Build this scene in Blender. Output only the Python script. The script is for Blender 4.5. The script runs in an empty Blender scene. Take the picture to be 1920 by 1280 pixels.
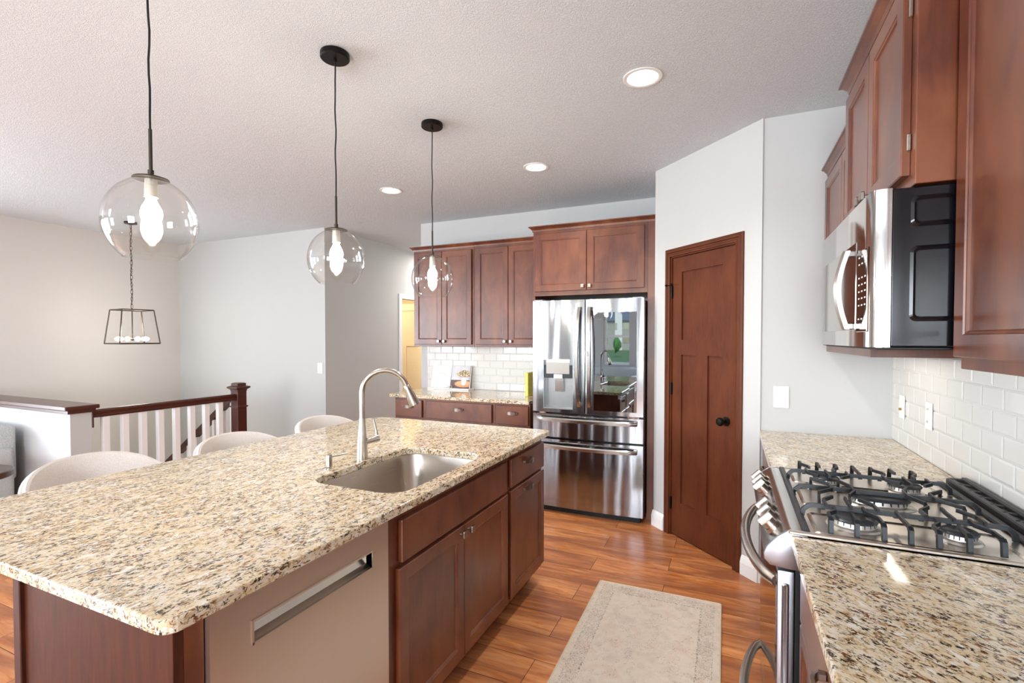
import bpy, bmesh, math, random
from mathutils import Vector, Matrix
random.seed(7)
PI = math.pi
SC = bpy.context.scene
COL = SC.collection

# ------------------------------------------------------------------ camera
cam = bpy.data.cameras.new('camera'); co = bpy.data.objects.new('camera', cam); COL.objects.link(co)
co.location = (0, 0, 1.4556); co.rotation_euler = (PI/2 - 0.022, 0, 0.4196)
cam.sensor_width = 36; cam.lens = 921.4/1920*36; cam.shift_y = 15.6/1920; cam.clip_start = 0.02
SC.camera = co
# ------------------------------------------------------------------ exposure
SC.view_settings.view_transform = 'Standard'; SC.view_settings.look = 'None'
SC.view_settings.gamma = 1; SC.view_settings.use_curve_mapping = False
SC.view_settings.exposure = 0.22
# ------------------------------------------------------------------ world
W = bpy.data.worlds.new('world'); SC.world = W; W.use_nodes = True
wn = W.node_tree.nodes; wl = W.node_tree.links
sky = wn.new('ShaderNodeTexSky'); sky.sky_type = 'NISHITA'; sky.sun_elevation = math.radians(48); sky.sun_rotation = math.radians(20); sky.sun_disc = False
bg = wn['Background']; wl.new(sky.outputs[0], bg.inputs[0]); bg.inputs[1].default_value = 0.6
# ------------------------------------------------------------------ daylight through the windows (area lights in the openings)
def area(name, loc, rot, sx, sy, power, color=(1, 1, 1), spread=PI):
    l = bpy.data.lights.new(name, 'AREA'); l.shape = 'RECTANGLE'; l.size = sx; l.size_y = sy
    l.energy = power; l.color = color; l.spread = spread
    o = bpy.data.objects.new(name, l); COL.objects.link(o); o.location = loc; o.rotation_euler = rot
    return o
DAY = (0.84, 0.92, 1.0)
REARW = [(-5.6, 1.5), (-2.44, 1.15), (-0.35, 1.5)]          # x centre, width of the windows in the rear wall
for x, w, p in ((-5.6, 1.5, 48), (-0.35, 1.5, 190)):
    area('window_daylight', (x, -4.12, 1.52), (PI/2, 0, 0), w, 1.35, p*w, DAY)
sun = bpy.data.lights.new('sun', 'SUN'); sun.energy = 3.5; sun.angle = .01; so = bpy.data.objects.new('sun', sun); COL.objects.link(so); so.rotation_euler = (math.radians(-48), math.radians(12), 0)
for y in (-2.6, -0.2):  # side-wall windows out of view, added to flatten the light
    area('window_daylight', (-7.10, y, 1.45), (PI/2, 0, -PI/2), 1.7, 1.9, 185, DAY)

# ------------------------------------------------------------------ material helpers
def lin(h):
    if isinstance(h, str):
        h = h.lstrip('#'); c = [int(h[i:i+2], 16)/255 for i in (0, 2, 4)]
        return tuple((v/12.92 if v <= .04045 else ((v+.055)/1.055)**2.4) for v in c) + (1,)
    return tuple(h) + (1,)
def mat(name, color='#808080', rough=.5, metal=0., coat=0., spec=.5, emit=None, estr=0., trans=0., ior=1.45, coat_r=.1):
    m = bpy.data.materials.new(name); m.use_nodes = True
    b = m.node_tree.nodes['Principled BSDF']
    b.inputs['Base Color'].default_value = lin(color); b.inputs['Roughness'].default_value = rough
    b.inputs['Metallic'].default_value = metal; b.inputs['Coat Weight'].default_value = coat; b.inputs['Coat Roughness'].default_value = coat_r
    b.inputs['Specular IOR Level'].default_value = spec; b.inputs['Transmission Weight'].default_value = trans; b.inputs['IOR'].default_value = ior
    if emit: b.inputs['Emission Color'].default_value = lin(emit); b.inputs['Emission Strength'].default_value = estr
    return m
class N:
    """small node helper"""
    def __init__(s, m): s.m = m; s.nt = m.node_tree; s.b = s.nt.nodes['Principled BSDF']
    def new(s, t, **k):
        n = s.nt.nodes.new(t)
        for a, v in k.items(): setattr(n, a, v)
        return n
    def link(s, a, b): s.nt.links.new(a, b)
    def coord(s, scale=(1, 1, 1), rot=(0, 0, 0), loc=(0, 0, 0), kind='Object'):
        t = s.new('ShaderNodeTexCoord'); mp = s.new('ShaderNodeMapping')
        mp.inputs['Scale'].default_value = scale; mp.inputs['Rotation'].default_value = rot; mp.inputs['Location'].default_value = loc
        s.link(t.outputs[kind], mp.inputs[0]); return mp.outputs[0]
    def noise(s, v, scale, detail=4, rough=.5, dist=0.):
        n = s.new('ShaderNodeTexNoise'); n.inputs['Scale'].default_value = scale; n.inputs['Detail'].default_value = detail
        n.inputs['Roughness'].default_value = rough; n.inputs['Distortion'].default_value = dist
        s.link(v, n.inputs['Vector']); return n
    def ramp(s, f, stops, interp='LINEAR'):
        r = s.new('ShaderNodeValToRGB'); r.color_ramp.interpolation = interp; e = r.color_ramp.elements
        while len(e) < len(stops): e.new(.5)
        for i, (p, c) in enumerate(stops): e[i].position = p; e[i].color = lin(c) if isinstance(c, (str, tuple)) else (c, c, c, 1)
        s.link(f, r.inputs[0]); return r.outputs[0]
    def mix(s, f, a, b, mode='MIX'):
        n = s.new('ShaderNodeMix', data_type='RGBA', blend_type=mode)
        for i, v in ((0, f), (6, a), (7, b)):
            if hasattr(v, 'is_linked') or hasattr(v, 'links'): s.link(v, n.inputs[i])
            else: n.inputs[i].default_value = v if i == 0 else lin(v)
        return n.outputs[2]
    def bump(s, h, strength, dist=.01):
        n = s.new('ShaderNodeBump'); n.inputs['Strength'].default_value = strength; n.inputs['Distance'].default_value = dist
        s.link(h, n.inputs['Height']); s.link(n.outputs[0], s.b.inputs['Normal']); return n
    def base(s, c): s.link(c, s.b.inputs['Base Color'])

def wall_mat(name, col):
    m = mat(name, col, .85, spec=.25); n = N(m); v = n.coord()
    a = n.noise(v, 260, 3); n.bump(a.outputs[0], .06, .002); return m
M = {}
M['wall'] = wall_mat('wall_paint', '#c1c1c0')
M['wall_stair'] = wall_mat('stairwell_paint', '#d2cdc8')
m = mat('ceiling_texture', '#dde1e6', .95, spec=.1); n = N(m); v = n.coord()
a = n.noise(v, 120, 3, .6, 1.0)
r = n.ramp(a.outputs[0], [(.42, 0.0), (.60, 1.0)]); n.bump(r, .6, .007); M['ceiling'] = m
M['trim'] = mat('white_trim', '#eeeeec', .35)
M['white'] = mat('white_plastic', '#f3f3f1', .35)
M['white_painted'] = mat('white_painted_wood', '#eceae8', .45)

def wood(name, c1, c2, c3, axis='z', rough=.38, coat=.35, scale=1., blotch=.5, spec=.5):
    m = mat(name, c1, rough, coat=coat, coat_r=.28, spec=spec); n = N(m)
    st = {'z': (1, 1, .12), 'x': (.12, 1, 1), 'y': (1, .12, 1)}[axis]
    v = n.coord(scale=st); g = n.noise(v, 55*scale, 5, .6, .8)
    v2 = n.coord(scale=(1, 1, .55)); bl = n.noise(v2, 5.5, 3, .55, .3)
    col = n.ramp(g.outputs[0], [(.30, c1), (.70, c2)])
    f = n.ramp(bl.outputs[0], [(.38, 0.0), (.66, 1.0)])
    mul = n.new('ShaderNodeMath', operation='MULTIPLY'); n.link(f, mul.inputs[0]); mul.inputs[1].default_value = blotch
    n.base(n.mix(mul.outputs[0], col, c3)); n.bump(g.outputs[0], .05, .001); return m
M['cab'] = wood('stained_maple', '#4e2010', '#62301b', '#80492c', coat=.65, blotch=.8, spec=.4)
M['cab_dark'] = M['cab']
M['panel'] = wood('island_veneer', '#35150b', '#562a18', '#421e11', rough=.5, coat=.0, spec=.3)
M['door'] = wood('stained_fir', '#4d200d', '#5d2d15', '#6a381c', rough=.55, spec=.3, coat=.03, scale=1.3)
M['rail'] = wood('stained_handrail', '#3b170f', '#4a2016', '#54281b', axis='y', rough=.35)
M['gap'] = mat('dark_recess', '#120806', .8)

def steel(name, col='#c9c8c6', rough=.22, axis='x', wav=.0, streak=.12):
    m = mat(name, col, rough, metal=1.); n = N(m)
    st = {'x': (.02, 1, 1), 'z': (1, 1, .02), 'y': (1, .02, 1)}[axis]
    v = n.coord(scale=st); g = n.noise(v, 380, 2)
    ad = n.new('ShaderNodeMapRange'); ad.inputs[3].default_value = rough-streak*.5; ad.inputs[4].default_value = rough+streak*.5
    n.link(g.outputs[0], ad.inputs[0]); n.link(ad.outputs[0], n.b.inputs['Roughness'])
    if wav:
        v2 = n.coord(scale=(1, 1, .10)); w = n.noise(v2, 7, 1); n.bump(w.outputs[0], wav, .02)
    return m
M['steel'] = steel('stainless_steel')
M['fridge'] = steel('fridge_stainless', '#9c9ea1', .15, 'x', .8, .04)
M['steel_sink'] = steel('sink_stainless', '#b9b0a6', .28, 'y', 0, .03)
M['steel_dw'] = steel('dishwasher_stainless', '#dcd0c6', .36, 'y')
M['nickel'] = steel('brushed_nickel', '#c4bcb2', .24, 'z', 0, .03)
M['handle'] = mat('handle_steel', '#c9c3bb', .3, metal=1.)
M['endcap'] = mat('endcap_steel', '#c3c9d2', .38, metal=1.)
M['pewter'] = mat('pewter_hardware', '#9a8f86', .3, metal=1.)
M['chrome'] = mat('chrome', '#dadada', .06, metal=1.)
M['black_gloss'] = mat('black_enamel', '#0b0c11', .16, spec=.6)
M['black'] = mat('black_plastic', '#0a0a0b', .5)
M['black_metal'] = mat('black_metal', '#181412', .4, metal=.6)
M['bronze'] = mat('bronze_metal', '#4a423b', .35, metal=.8)
M['iron'] = mat('cast_iron', '#1a1c20', .42, spec=.5)
M['iron_vent'] = mat('grey_enamel', '#2c2c2e', .4)
M['dark_glass'] = mat('mirrored_dark_glass', '#8b9296', .02, metal=1.)
M['mw_glass'] = mat('microwave_mirror_glass', '#8c8782', .05, metal=1.)

def granite(name, rot, seed, st=.62):
    m = mat(name, '#cbb898', .07, spec=.6); n = N(m)
    v = n.coord(scale=(1, 1, 1), rot=(0, 0, 0), loc=(seed, seed*.7, 0))
    v0 = n.coord(rot=(0, 0, rot), loc=(seed, 0, 0)); mp = n.new('ShaderNodeMapping'); mp.inputs['Scale'].default_value = (st, 1.15, 1.); n.link(v0, mp.inputs[0]); vs = mp.outputs[0]
    a = n.noise(vs, 60, 6, .65, .9)
    col = n.ramp(a.outputs[0], [(.30, '#8f7355'), (.40, '#c0a681'), (.48, '#d9caae'), (.58, '#dbd3c6'), (.75, '#e6e2db')])
    big = n.noise(vs, 11, 4, .6, .5)
    f0 = n.ramp(big.outputs[0], [(.42, 0.0), (.68, .6)])
    col = n.mix(f0, col, '#d6bd92')
    d = n.noise(vs, 105, 5, .72, .8)
    fd = n.ramp(d.outputs[0], [(.505, 0.0), (.545, 1.)])
    lowf = n.noise(vs, 30, 3, .6, .8); fl = n.ramp(lowf.outputs[0], [(.45, 0.0), (.53, 1.0)])
    mm = n.new('ShaderNodeMath', operation='MULTIPLY'); n.link(fd, mm.inputs[0]); n.link(fl, mm.inputs[1])
    dc = n.ramp(n.noise(v, 40, 3).outputs[0], [(.40, '#2f2824'), (.50, '#544336'), (.60, '#74462a')])
    col = n.mix(mm.outputs[0], col, dc)
    e = n.noise(vs, 150, 3, .6, .6); fe = n.ramp(e.outputs[0], [(.60, 0.0), (.64, .95)])
    col = n.mix(fe, col, '#3a302b')
    wq = n.noise(vs, 42, 2, .5, .3); fw = n.ramp(wq.outputs[0], [(.66, 0.0), (.70, .9)])
    col = n.mix(fw, col, '#e6e2da')
    n.base(col); return m
M['granite_island'] = granite('granite_cream_island', math.radians(-82), 1.3)
M['granite_right'] = granite('granite_cream_range_side', math.radians(40), 4.1)
M['granite_back'] = granite('granite_cream_back', math.radians(10), 7.7)

# laminate floor
m = mat('hickory_laminate', '#8f5233', .30, spec=.45); n = N(m); v = n.coord(loc=(.35, .03, 0))
bt = n.new('ShaderNodeTexBrick'); bt.offset = .37; bt.offset_frequency = 2; bt.squash = 1
bt.inputs['Scale'].default_value = 1; bt.inputs['Brick Width'].default_value = 1.22; bt.inputs['Row Height'].default_value = .128*1.48
bt.inputs['Mortar Size'].default_value = .0014; bt.inputs['Mortar Smooth'].default_value = .1; bt.inputs['Bias'].default_value = 0
bt.inputs['Color1'].default_value = (0, 0, 0, 1); bt.inputs['Color2'].default_value = (1, 1, 1, 1); bt.inputs['Mortar'].default_value = (.5, .5, .5, 1)
n.link(v, bt.inputs['Vector'])
add = n.new('ShaderNodeVectorMath', operation='ADD'); vs = n.coord(scale=(.16, 1, 1)); n.link(vs, add.inputs[0])
sc = n.new('ShaderNodeVectorMath', operation='SCALE'); n.link(bt.outputs[0], sc.inputs[0]); sc.inputs['Scale'].default_value = 7.; n.link(sc.outputs[0], add.inputs[1])
g = n.noise(add.outputs[0], 26, 6, .62, 1.0); g2 = n.noise(add.outputs[0], 7, 3, .55, .8)
c = n.ramp(g.outputs[0], [(.28, '#a65d36'), (.45, '#d2864c'), (.58, '#df9a63'), (.75, '#e8ac79')])
f = n.ramp(g2.outputs[0], [(.40, 0.0), (.64, .75)]); c = n.mix(f, c, '#935a40')
tone = n.ramp(bt.outputs[0], [(0., '#d9c6bd'), (1., '#ffffff')]); c = n.mix(.55, c, tone, 'MULTIPLY')
inv = n.ramp(bt.outputs[1], [(0, 0.0), (1, 1.0)]); c = n.mix(inv, c, '#3a1d12')
n.base(c); M['floor'] = m

M['tile'] = mat('white_glazed_tile', '#dcdad6', .09, spec=.6)
M['grout'] = mat('pale_grout', '#e2e0dc', .8)
m = mat('boucle_cream', '#d9cfc6', .95, spec=.15); n = N(m); v = n.coord(); a = n.noise(v, 480, 3)
n.base(n.ramp(a.outputs[0], [(.35, '#cbc0b8'), (.65, '#e2dcd8')])); n.bump(a.outputs[0], .3, .003); M['boucle'] = m
M['piping'] = mat('white_piping', '#ebe8e6', .8)
m = mat('grey_upholstery', '#bdbfbd', .95, spec=.15); n = N(m); v = n.coord(); a = n.noise(v, 300, 3)
n.base(n.ramp(a.outputs[0], [(.35, '#a3a6a5'), (.65, '#d2d4d2')])); n.bump(a.outputs[0], .3, .003); M['sofa'] = m
M['table_wood'] = wood('walnut_top', '#3a2a22', '#54402f', '#4b3a31', axis='x')

# rug: faded cream medallion rug
m = mat('faded_rug', '#d2c3b2', .98, spec=.1); n = N(m); v = n.coord(); 
sep = n.new('ShaderNodeSeparateXYZ'); n.link(v, sep.inputs[0])
def mth(op, a, b=None, c=None):
    k = n.new('ShaderNodeMath', operation=op)
    for i, q in enumerate((a, b, c)):
        if q is None: continue
        if isinstance(q, (int, float)): k.inputs[i].default_value = q
        else: n.link(q, k.inputs[i])
    return k.outputs[0]
ax = mth('ABSOLUTE', sep.outputs[0]); ay = mth('ABSOLUTE', sep.outputs[1])
dx = mth('SUBTRACT', .33, ax); dy = mth('SUBTRACT', .85, ay); ed = mth('MINIMUM', dx, dy)
def line(d0, w): return mth('LESS_THAN', mth('ABSOLUTE', mth('SUBTRACT', ed, d0)), w)
lines = mth('MAXIMUM', mth('MAXIMUM', line(.095, .004), mth('MULTIPLY', line(.03, .002), .8)), mth('MULTIPLY', line(.075, .0015), .5))
fine = n.noise(v, 170, 3, .7); spk = n.ramp(fine.outputs[0], [(.52, 0.0), (.60, 1.0)])
band = mth('MULTIPLY', mth('GREATER_THAN', ed, .03), mth('LESS_THAN', ed, .1))
mid = n.noise(v, 14, 4, .6, 1.5); patch = n.ramp(mid.outputs[0], [(.47, 0.0), (.58, 1.0)])
sp2 = n.ramp(n.noise(v, 210, 2, .7).outputs[0], [(.56, 0.0), (.63, 1.0)])
inn = mth('MULTIPLY', mth('MULTIPLY', patch, sp2), .55); edge2 = mth('MULTIPLY', mth('MULTIPLY', band, spk), .45)
ln = mth('MULTIPLY', mth('MULTIPLY', lines, spk), .95)
tot = mth('MAXIMUM', mth('MAXIMUM', inn, edge2), ln)
c = n.ramp(n.noise(v, 9, 4).outputs[0], [(.35, '#cdbeae'), (.5, '#d8cbba'), (.65, '#d3bfae')])
c = n.mix(tot, c, '#4c443e'); n.base(c); n.bump(fine.outputs[0], .3, .003); M['rug'] = m
M['rug_edge'] = mat('rug_binding', '#d3c0a6', .95)

# thin clear glass, real transmission with alpha-free principled
def clear_glass(name, tint=(1, 1, 1), rough=0.):
    m = bpy.data.materials.new(name); m.use_nodes = True; nt = m.node_tree
    nt.nodes.remove(nt.nodes['Principled BSDF']); out = nt.nodes['Material Output']
    t = nt.nodes.new('ShaderNodeBsdfTransparent'); t.inputs[0].default_value = tint + (1,)
    gl = nt.nodes.new('ShaderNodeBsdfGlossy'); gl.inputs['Roughness'].default_value = .01
    lw = nt.nodes.new('ShaderNodeLayerWeight'); lw.inputs[0].default_value = .5
    pw = nt.nodes.new('ShaderNodeMath'); pw.operation = 'POWER'; pw.inputs[1].default_value = 4.5; nt.links.new(lw.outputs['Facing'], pw.inputs[0])
    fr = nt.nodes.new('ShaderNodeMath'); fr.operation = 'MULTIPLY_ADD'; fr.inputs[1].default_value = .9; fr.inputs[2].default_value = .035; nt.links.new(pw.outputs[0], fr.inputs[0])
    mx = nt.nodes.new('ShaderNodeMixShader'); nt.links.new(fr.outputs[0], mx.inputs[0]); nt.links.new(t.outputs[0], mx.inputs[1]); nt.links.new(gl.outputs[0], mx.inputs[2])
    nt.links.new(mx.outputs[0], out.inputs[0]); return m
M['glass'] = clear_glass('clear_glass', (.985, .985, .98))
M['bulb'] = mat('glowing_bulb', '#fff4e0', .3, emit='#fff0d8', estr=40)
M['bulb_lantern'] = mat('glowing_candle_bulb', '#fff4e0', .3, emit='#ffedd2', estr=14)
M['led'] = mat('downlight_lens', '#ffffff', .4, emit='#fffaf2', estr=22)
M['display'] = mat('print_white', '#e8e8e8', .5)

# ------------------------------------------------------------------ mesh helpers
def nb(): return bmesh.new()
def obj(name, bm, m, parent=None, smooth=False, loc=None, rotz=None, mods=None):
    me = bpy.data.meshes.new(name); bm.normal_update(); bm.to_mesh(me); bm.free()
    for k in (m if isinstance(m, (list, tuple)) else [m]): me.materials.append(k)
    if smooth:
        for p in me.polygons: p.use_smooth = True
        try: me.set_sharp_from_angle(angle=math.radians(38))
        except Exception: pass
    o = bpy.data.objects.new(name, me); COL.objects.link(o)
    if parent: o.parent = parent
    if loc: o.location = loc
    if rotz: o.rotation_euler = (0, 0, rotz)
    return o
def tag(o, label, cat, group=None, kind=None):
    if label: o['label'] = label
    if cat: o['category'] = cat
    if group: o['group'] = group
    if kind: o['kind'] = kind
    return o
def thing(name, label, cat, loc=(0, 0, 0), rotz=0., group=None):
    o = bpy.data.objects.new(name, None); COL.objects.link(o); o.location = loc; o.rotation_euler = (0, 0, rotz)
    o.empty_display_size = .1
    return tag(o, label, cat, group)
def struct(name, bm, m, parent=None, **k):
    o = obj(name, bm, m, parent, **k)
    if not parent: o['kind'] = 'structure'
    return o
def merge(bm, b2, mi=0):
    me = bpy.data.meshes.new('t'); b2.to_mesh(me); b2.free()
    n0 = len(bm.faces); bm.from_mesh(me); bpy.data.meshes.remove(me)
    if mi:
        bm.faces.ensure_lookup_table()
        for f in bm.faces[n0:]: f.material_index = mi
    return bm
def box(bm, x0, x1, y0, y1, z0, z1, bev=0., seg=1, mi=0):
    b = nb(); bmesh.ops.create_cube(b, size=1)
    sx, sy, sz = abs(x1-x0), abs(y1-y0), abs(z1-z0)
    bmesh.ops.scale(b, vec=(sx, sy, sz), verts=b.verts)
    bmesh.ops.translate(b, vec=((x0+x1)/2, (y0+y1)/2, (z0+z1)/2), verts=b.verts)
    if bev > 0: bmesh.ops.bevel(b, geom=b.edges[:], offset=min(bev, .45*min(sx, sy, sz)), segments=seg, affect='EDGES', profile=.5)
    return merge(bm, b, mi)
def bx(*a, **k): return box(nb(), *a, **k)
def loft(bm, rings, cap0=True, cap1=True, close=True):
    vs = [[bm.verts.new(p) for p in r] for r in rings]
    for a, b in zip(vs, vs[1:]):
        nn = len(a)
        for i in range(nn if close else nn-1):
            j = (i+1) % nn
            try: bm.faces.new((a[i], a[j], b[j], b[i]))
            except ValueError: pass
    if cap0: bm.faces.new(list(reversed(vs[0])))
    if cap1: bm.faces.new(vs[-1])
    return bm
def lathe(bm, prof, c=(0, 0, 0), seg=32, cap0=False, cap1=False, ax='z', mi=0):
    b = nb(); rings = []
    for r, z in prof:
        ring = []
        for i in range(seg):
            t = 2*PI*i/seg; x, y = r*math.cos(t), r*math.sin(t)
            p = {'z': (x, y, z), 'x': (z, x, y), 'y': (y, z, x)}[ax]
            ring.append((p[0]+c[0], p[1]+c[1], p[2]+c[2]))
        rings.append(ring)
    loft(b, rings, cap0, cap1); return merge(bm, b, mi)
def cyl(bm, r, z0, z1, c=(0, 0, 0), seg=24, ax='z', mi=0): return lathe(bm, [(r, z0), (r, z1)], c, seg, True, True, ax, mi)
def tube(bm, pts, r, seg=10, radii=None, sx=1., cap=True):
    pts = [Vector(p) for p in pts]; rings = []; up = None
    for i, p in enumerate(pts):
        if i == 0: t = pts[1]-p
        elif i == len(pts)-1: t = p-pts[-2]
        else: t = (pts[i+1]-p).normalized()+(p-pts[i-1]).normalized()
        t.normalize()
        if up is None:
            up = Vector((0, 0, 1)) if abs(t.z) < .9 else Vector((1, 0, 0))
        up = (up-t*up.dot(t)).normalized(); s = t.cross(up); rr = radii[i] if radii else r
        rings.append([tuple(p+up*(math.cos(2*PI*k/seg)*rr)+s*(math.sin(2*PI*k/seg)*rr*sx)) for k in range(seg)])
    return loft(bm, rings, cap, cap)
def strip(bm, pts, w, t, wdir=None):
    """flat bar w wide, t thick swept along pts; wdir = width direction"""
    pts = [Vector(p) for p in pts]; wd = Vector(wdir).normalized(); rings = []
    for i, p in enumerate(pts):
        if i == 0: d = pts[1]-p
        elif i == len(pts)-1: d = p-pts[-2]
        else: d = (pts[i+1]-p).normalized()+(p-pts[i-1]).normalized()
        d.normalize(); nn = d.cross(wd).normalized()
        rings.append([tuple(p+wd*a*w/2+nn*b*t/2) for a, b in ((-1, -1), (1, -1), (1, 1), (-1, 1))])
    return loft(bm, rings)
def rrect(x0, x1, y0, y1, r, seg=5):
    pts = []
    for cx, cy, a in ((x1-r, y1-r, 0), (x0+r, y1-r, 90), (x0+r, y0+r, 180), (x1-r, y0+r, 270)):
        for k in range(seg+1):
            t = math.radians(a+90*k/seg); pts.append((cx+r*math.cos(t), cy+r*math.sin(t)))
    return pts
def offset(poly, d):
    out = []; nn = len(poly)
    for i in range(nn):
        p0, p1, p2 = Vector(poly[i-1]), Vector(poly[i]), Vector(poly[(i+1) % nn])
        a = (p1-p0).normalized(); b = (p2-p1).normalized()
        na = Vector((-a.y, a.x)); nbv = Vector((-b.y, b.x)); m_ = (na+nbv)
        if m_.length < 1e-6: m_ = na
        m_.normalize(); k = max(.3, m_.dot(na)); q = p1+m_*d/k; out.append((q.x, q.y))
    return out
def slab(outline, holes, z0, z1, ease=.004):
    """stone slab with eased edges, outline ccw, holes ccw"""
    b = nb(); e = ease
    loops = [(outline, 1)]+[(h, -1) for h in holes]; tops = []; bots = []
    for lp, s in loops:
        rings = [[(x, y, z0) for x, y in offset(lp, s*e*.6)], [(x, y, z0+e*.6) for x, y in lp], [(x, y, z1-e) for x, y in lp],
                 [(x, y, z1-e*.3) for x, y in offset(lp, s*e*.3)], [(x, y, z1) for x, y in offset(lp, s*e)]]
        vs = [[b.verts.new(p) for p in r] for r in rings]
        for a, c in zip(vs, vs[1:]):
            for i in range(len(a)):
                j = (i+1) % len(a); f = (a[i], a[j], c[j], c[i]); b.faces.new(f if s > 0 else f[::-1])
        tops.append(vs[-1]); bots.append(vs[0])
    for grp in (tops, bots):
        ed = []
        for vs in grp:
            for i in range(len(vs)):
                q = b.edges.get((vs[i], vs[(i+1) % len(vs)])); ed.append(q)
        bmesh.ops.triangle_fill(b, use_beauty=True, use_dissolve=False, edges=ed)
    bmesh.ops.recalc_face_normals(b, faces=b.faces); return b
def prism_x(bm, prof, x0, x1):
    """profile of (y,z) extruded along x"""
    return loft(bm, [[(x0, y, z) for y, z in prof], [(x1, y, z) for y, z in prof]])
def prism_y(bm, prof, y0, y1):
    return loft(bm, [[(x, y0, z) for x, z in prof], [(x, y1, z) for x, z in prof]])
def prism_z(bm, prof, z0, z1):
    return loft(bm, [[(x, y, z0) for x, y in prof], [(x, y, z1) for x, y in prof]])
def fix(bm): bmesh.ops.recalc_face_normals(bm, faces=bm.faces); return bm

# local cabinet frame: the front faces -Y, x runs to the right, y goes back
def shaker(x0, x1, z0, z1, y=-.020, t=.019, rail=.057, rec=.009):
    """one shaker door / drawer front, its face at y"""
    b = nb(); w = .004
    def ring(ix, yy): return [(x0+ix, yy, z0+ix), (x1-ix, yy, z0+ix), (x1-ix, yy, z1-ix), (x0+ix, yy, z1-ix)]
    rings = [ring(0, y+t), ring(0, y+.003), ring(.003, y), ring(rail-w-.003, y), ring(rail-w, y+.003), ring(rail, y+.004), ring(rail+.003, y+rec), ring(rail+.004, y+rec)]
    loft(b, rings, True, True); return fix(b)
def flatfront(x0, x1, z0, z1, y=-.020, t=.019): return bx(x0, x1, y, y+t, z0, z1, bev=.0035, seg=2)
def add_knob(door, x, z, y=-.020):
    b = nb(); cyl(b, .006, y-.016, y, (x, 0, z), 12, 'y'); box(b, x-.014, x+.014, y-.027, y-.015, z-.014, z+.014, bev=.003, seg=2)
    return obj('knob', b, M['pewter'], door)
def add_pull(door, x, z, y=-.020, w=.105):
    b = nb(); pts = [(x-w/2+w*i/10, y-.012-.018*math.sin(PI*i/10)**.6, z) for i in range(11)]
    rings = []
    for i, p in enumerate(pts):
        hw = .007+.008*math.sin(PI*i/10)
        rings.append([(p[0], p[1]-.003, p[2]-hw), (p[0], p[1]-.003, p[2]+hw), (p[0], p[1]+.004, p[2]+hw), (p[0], p[1]+.004, p[2]-hw)])
    loft(b, rings); box(b, x-w/2-.004, x-w/2+.010, y-.016, y, z-.008, z+.008, bev=.002); box(b, x+w/2-.010, x+w/2+.004, y-.016, y, z-.008, z+.008, bev=.002)
    return obj('pull_handle', fix(b), M['pewter'], door)
def cab_body(t, w, d, z0, z1, m, toe=0., side_l=True, top=True):
    """carcass with face frame; toe = toe-kick height"""
    b = nb(); box(b, 0, w, .0, d, z0+toe, z1, bev=.0015)
    if toe: box(b, .0, w, .075, d, z0, z0+toe)
    return obj('body', b, m, t)
def crown(t, x0, x1, y, z, m, returns=(True, True), d=.33, h=.045, out=.035, name='crown_moulding'):
    prof = [(0, 0), (-.006, 0), (-.010, h*.35), (-out*.75, h*.75), (-out, h*.8), (-out, h), (0, h)]
    b = nb(); yy = [(y+py, z+pz) for py, pz in prof]
    xa = [x0+(py if returns[0] else 0) for py, pz in prof]; xb = [x1-(py if returns[1] else 0) for py, pz in prof]
    loft(b, [[(xa[i], yy[i][0], yy[i][1]) for i in range(len(prof))], [(xb[i], yy[i][0], yy[i][1]) for i in range(len(prof))]])
    for on, xx, s in ((returns[0], x0, 1), (returns[1], x1, -1)):
        if on: loft(b, [[(xx+s*py, y+py, z+pz) for py, pz in prof], [(xx+s*py, y+d, z+pz) for py, pz in prof]])
    return obj(name, fix(b), m, t)

# ================================================================== SETTING
ZC = 2.748
# floor with a stair opening: x<-4.37, 2.06<y<4.344
b = nb()
box(b, -4.36, 3.2, -4.2, 9.0, -.12, 0); box(b, -7.2, -4.36, -4.2, 2.02, -.12, 0); box(b, -7.2, -4.36, 4.36, 9.0, -.12, 0)
struct('floor', b, M['floor'])
struct('ceiling', bx(-7.2, 3.2, -4.2, 9.0, ZC, ZC+.1), M['ceiling'])
b = nb(); box(b, -3.2, -.545, 4.659, 4.77, 0, ZC); box(b, -3.2, -3.09, 4.77, 8.2, 0, ZC)
struct('wall_back', b, M['wall'])
struct('wall_right', bx(.807, .93, -4.2, 4.88, 0, ZC), M['wall'])
struct('wall_pantry_rear', bx(-.44, .807, 4.77, 4.88, 0, ZC), M['wall'])
struct('wall_pantry_side', bx(.16, .807, 3.265, 3.38, 0, ZC), M['wall'])
# diagonal pantry wall in a local frame (x along the wall, front faces -y)
DG = math.atan2(-.6984, .7157); P0 = (-.545, 3.945, 0)
LEN = .985
b = nb(); box(b, 0, .185, 0, .11, 0, ZC); box(b, .805, LEN, 0, .11, 0, ZC); box(b, .185, .805, 0, .11, 2.062, ZC)
struct('wall_pantry_diagonal', b, M['wall'], loc=P0, rotz=DG)
struct('wall_refrigerator_side', bx(-.545, -.44, 3.99, 4.77, 0, ZC), M['wall'])
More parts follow.
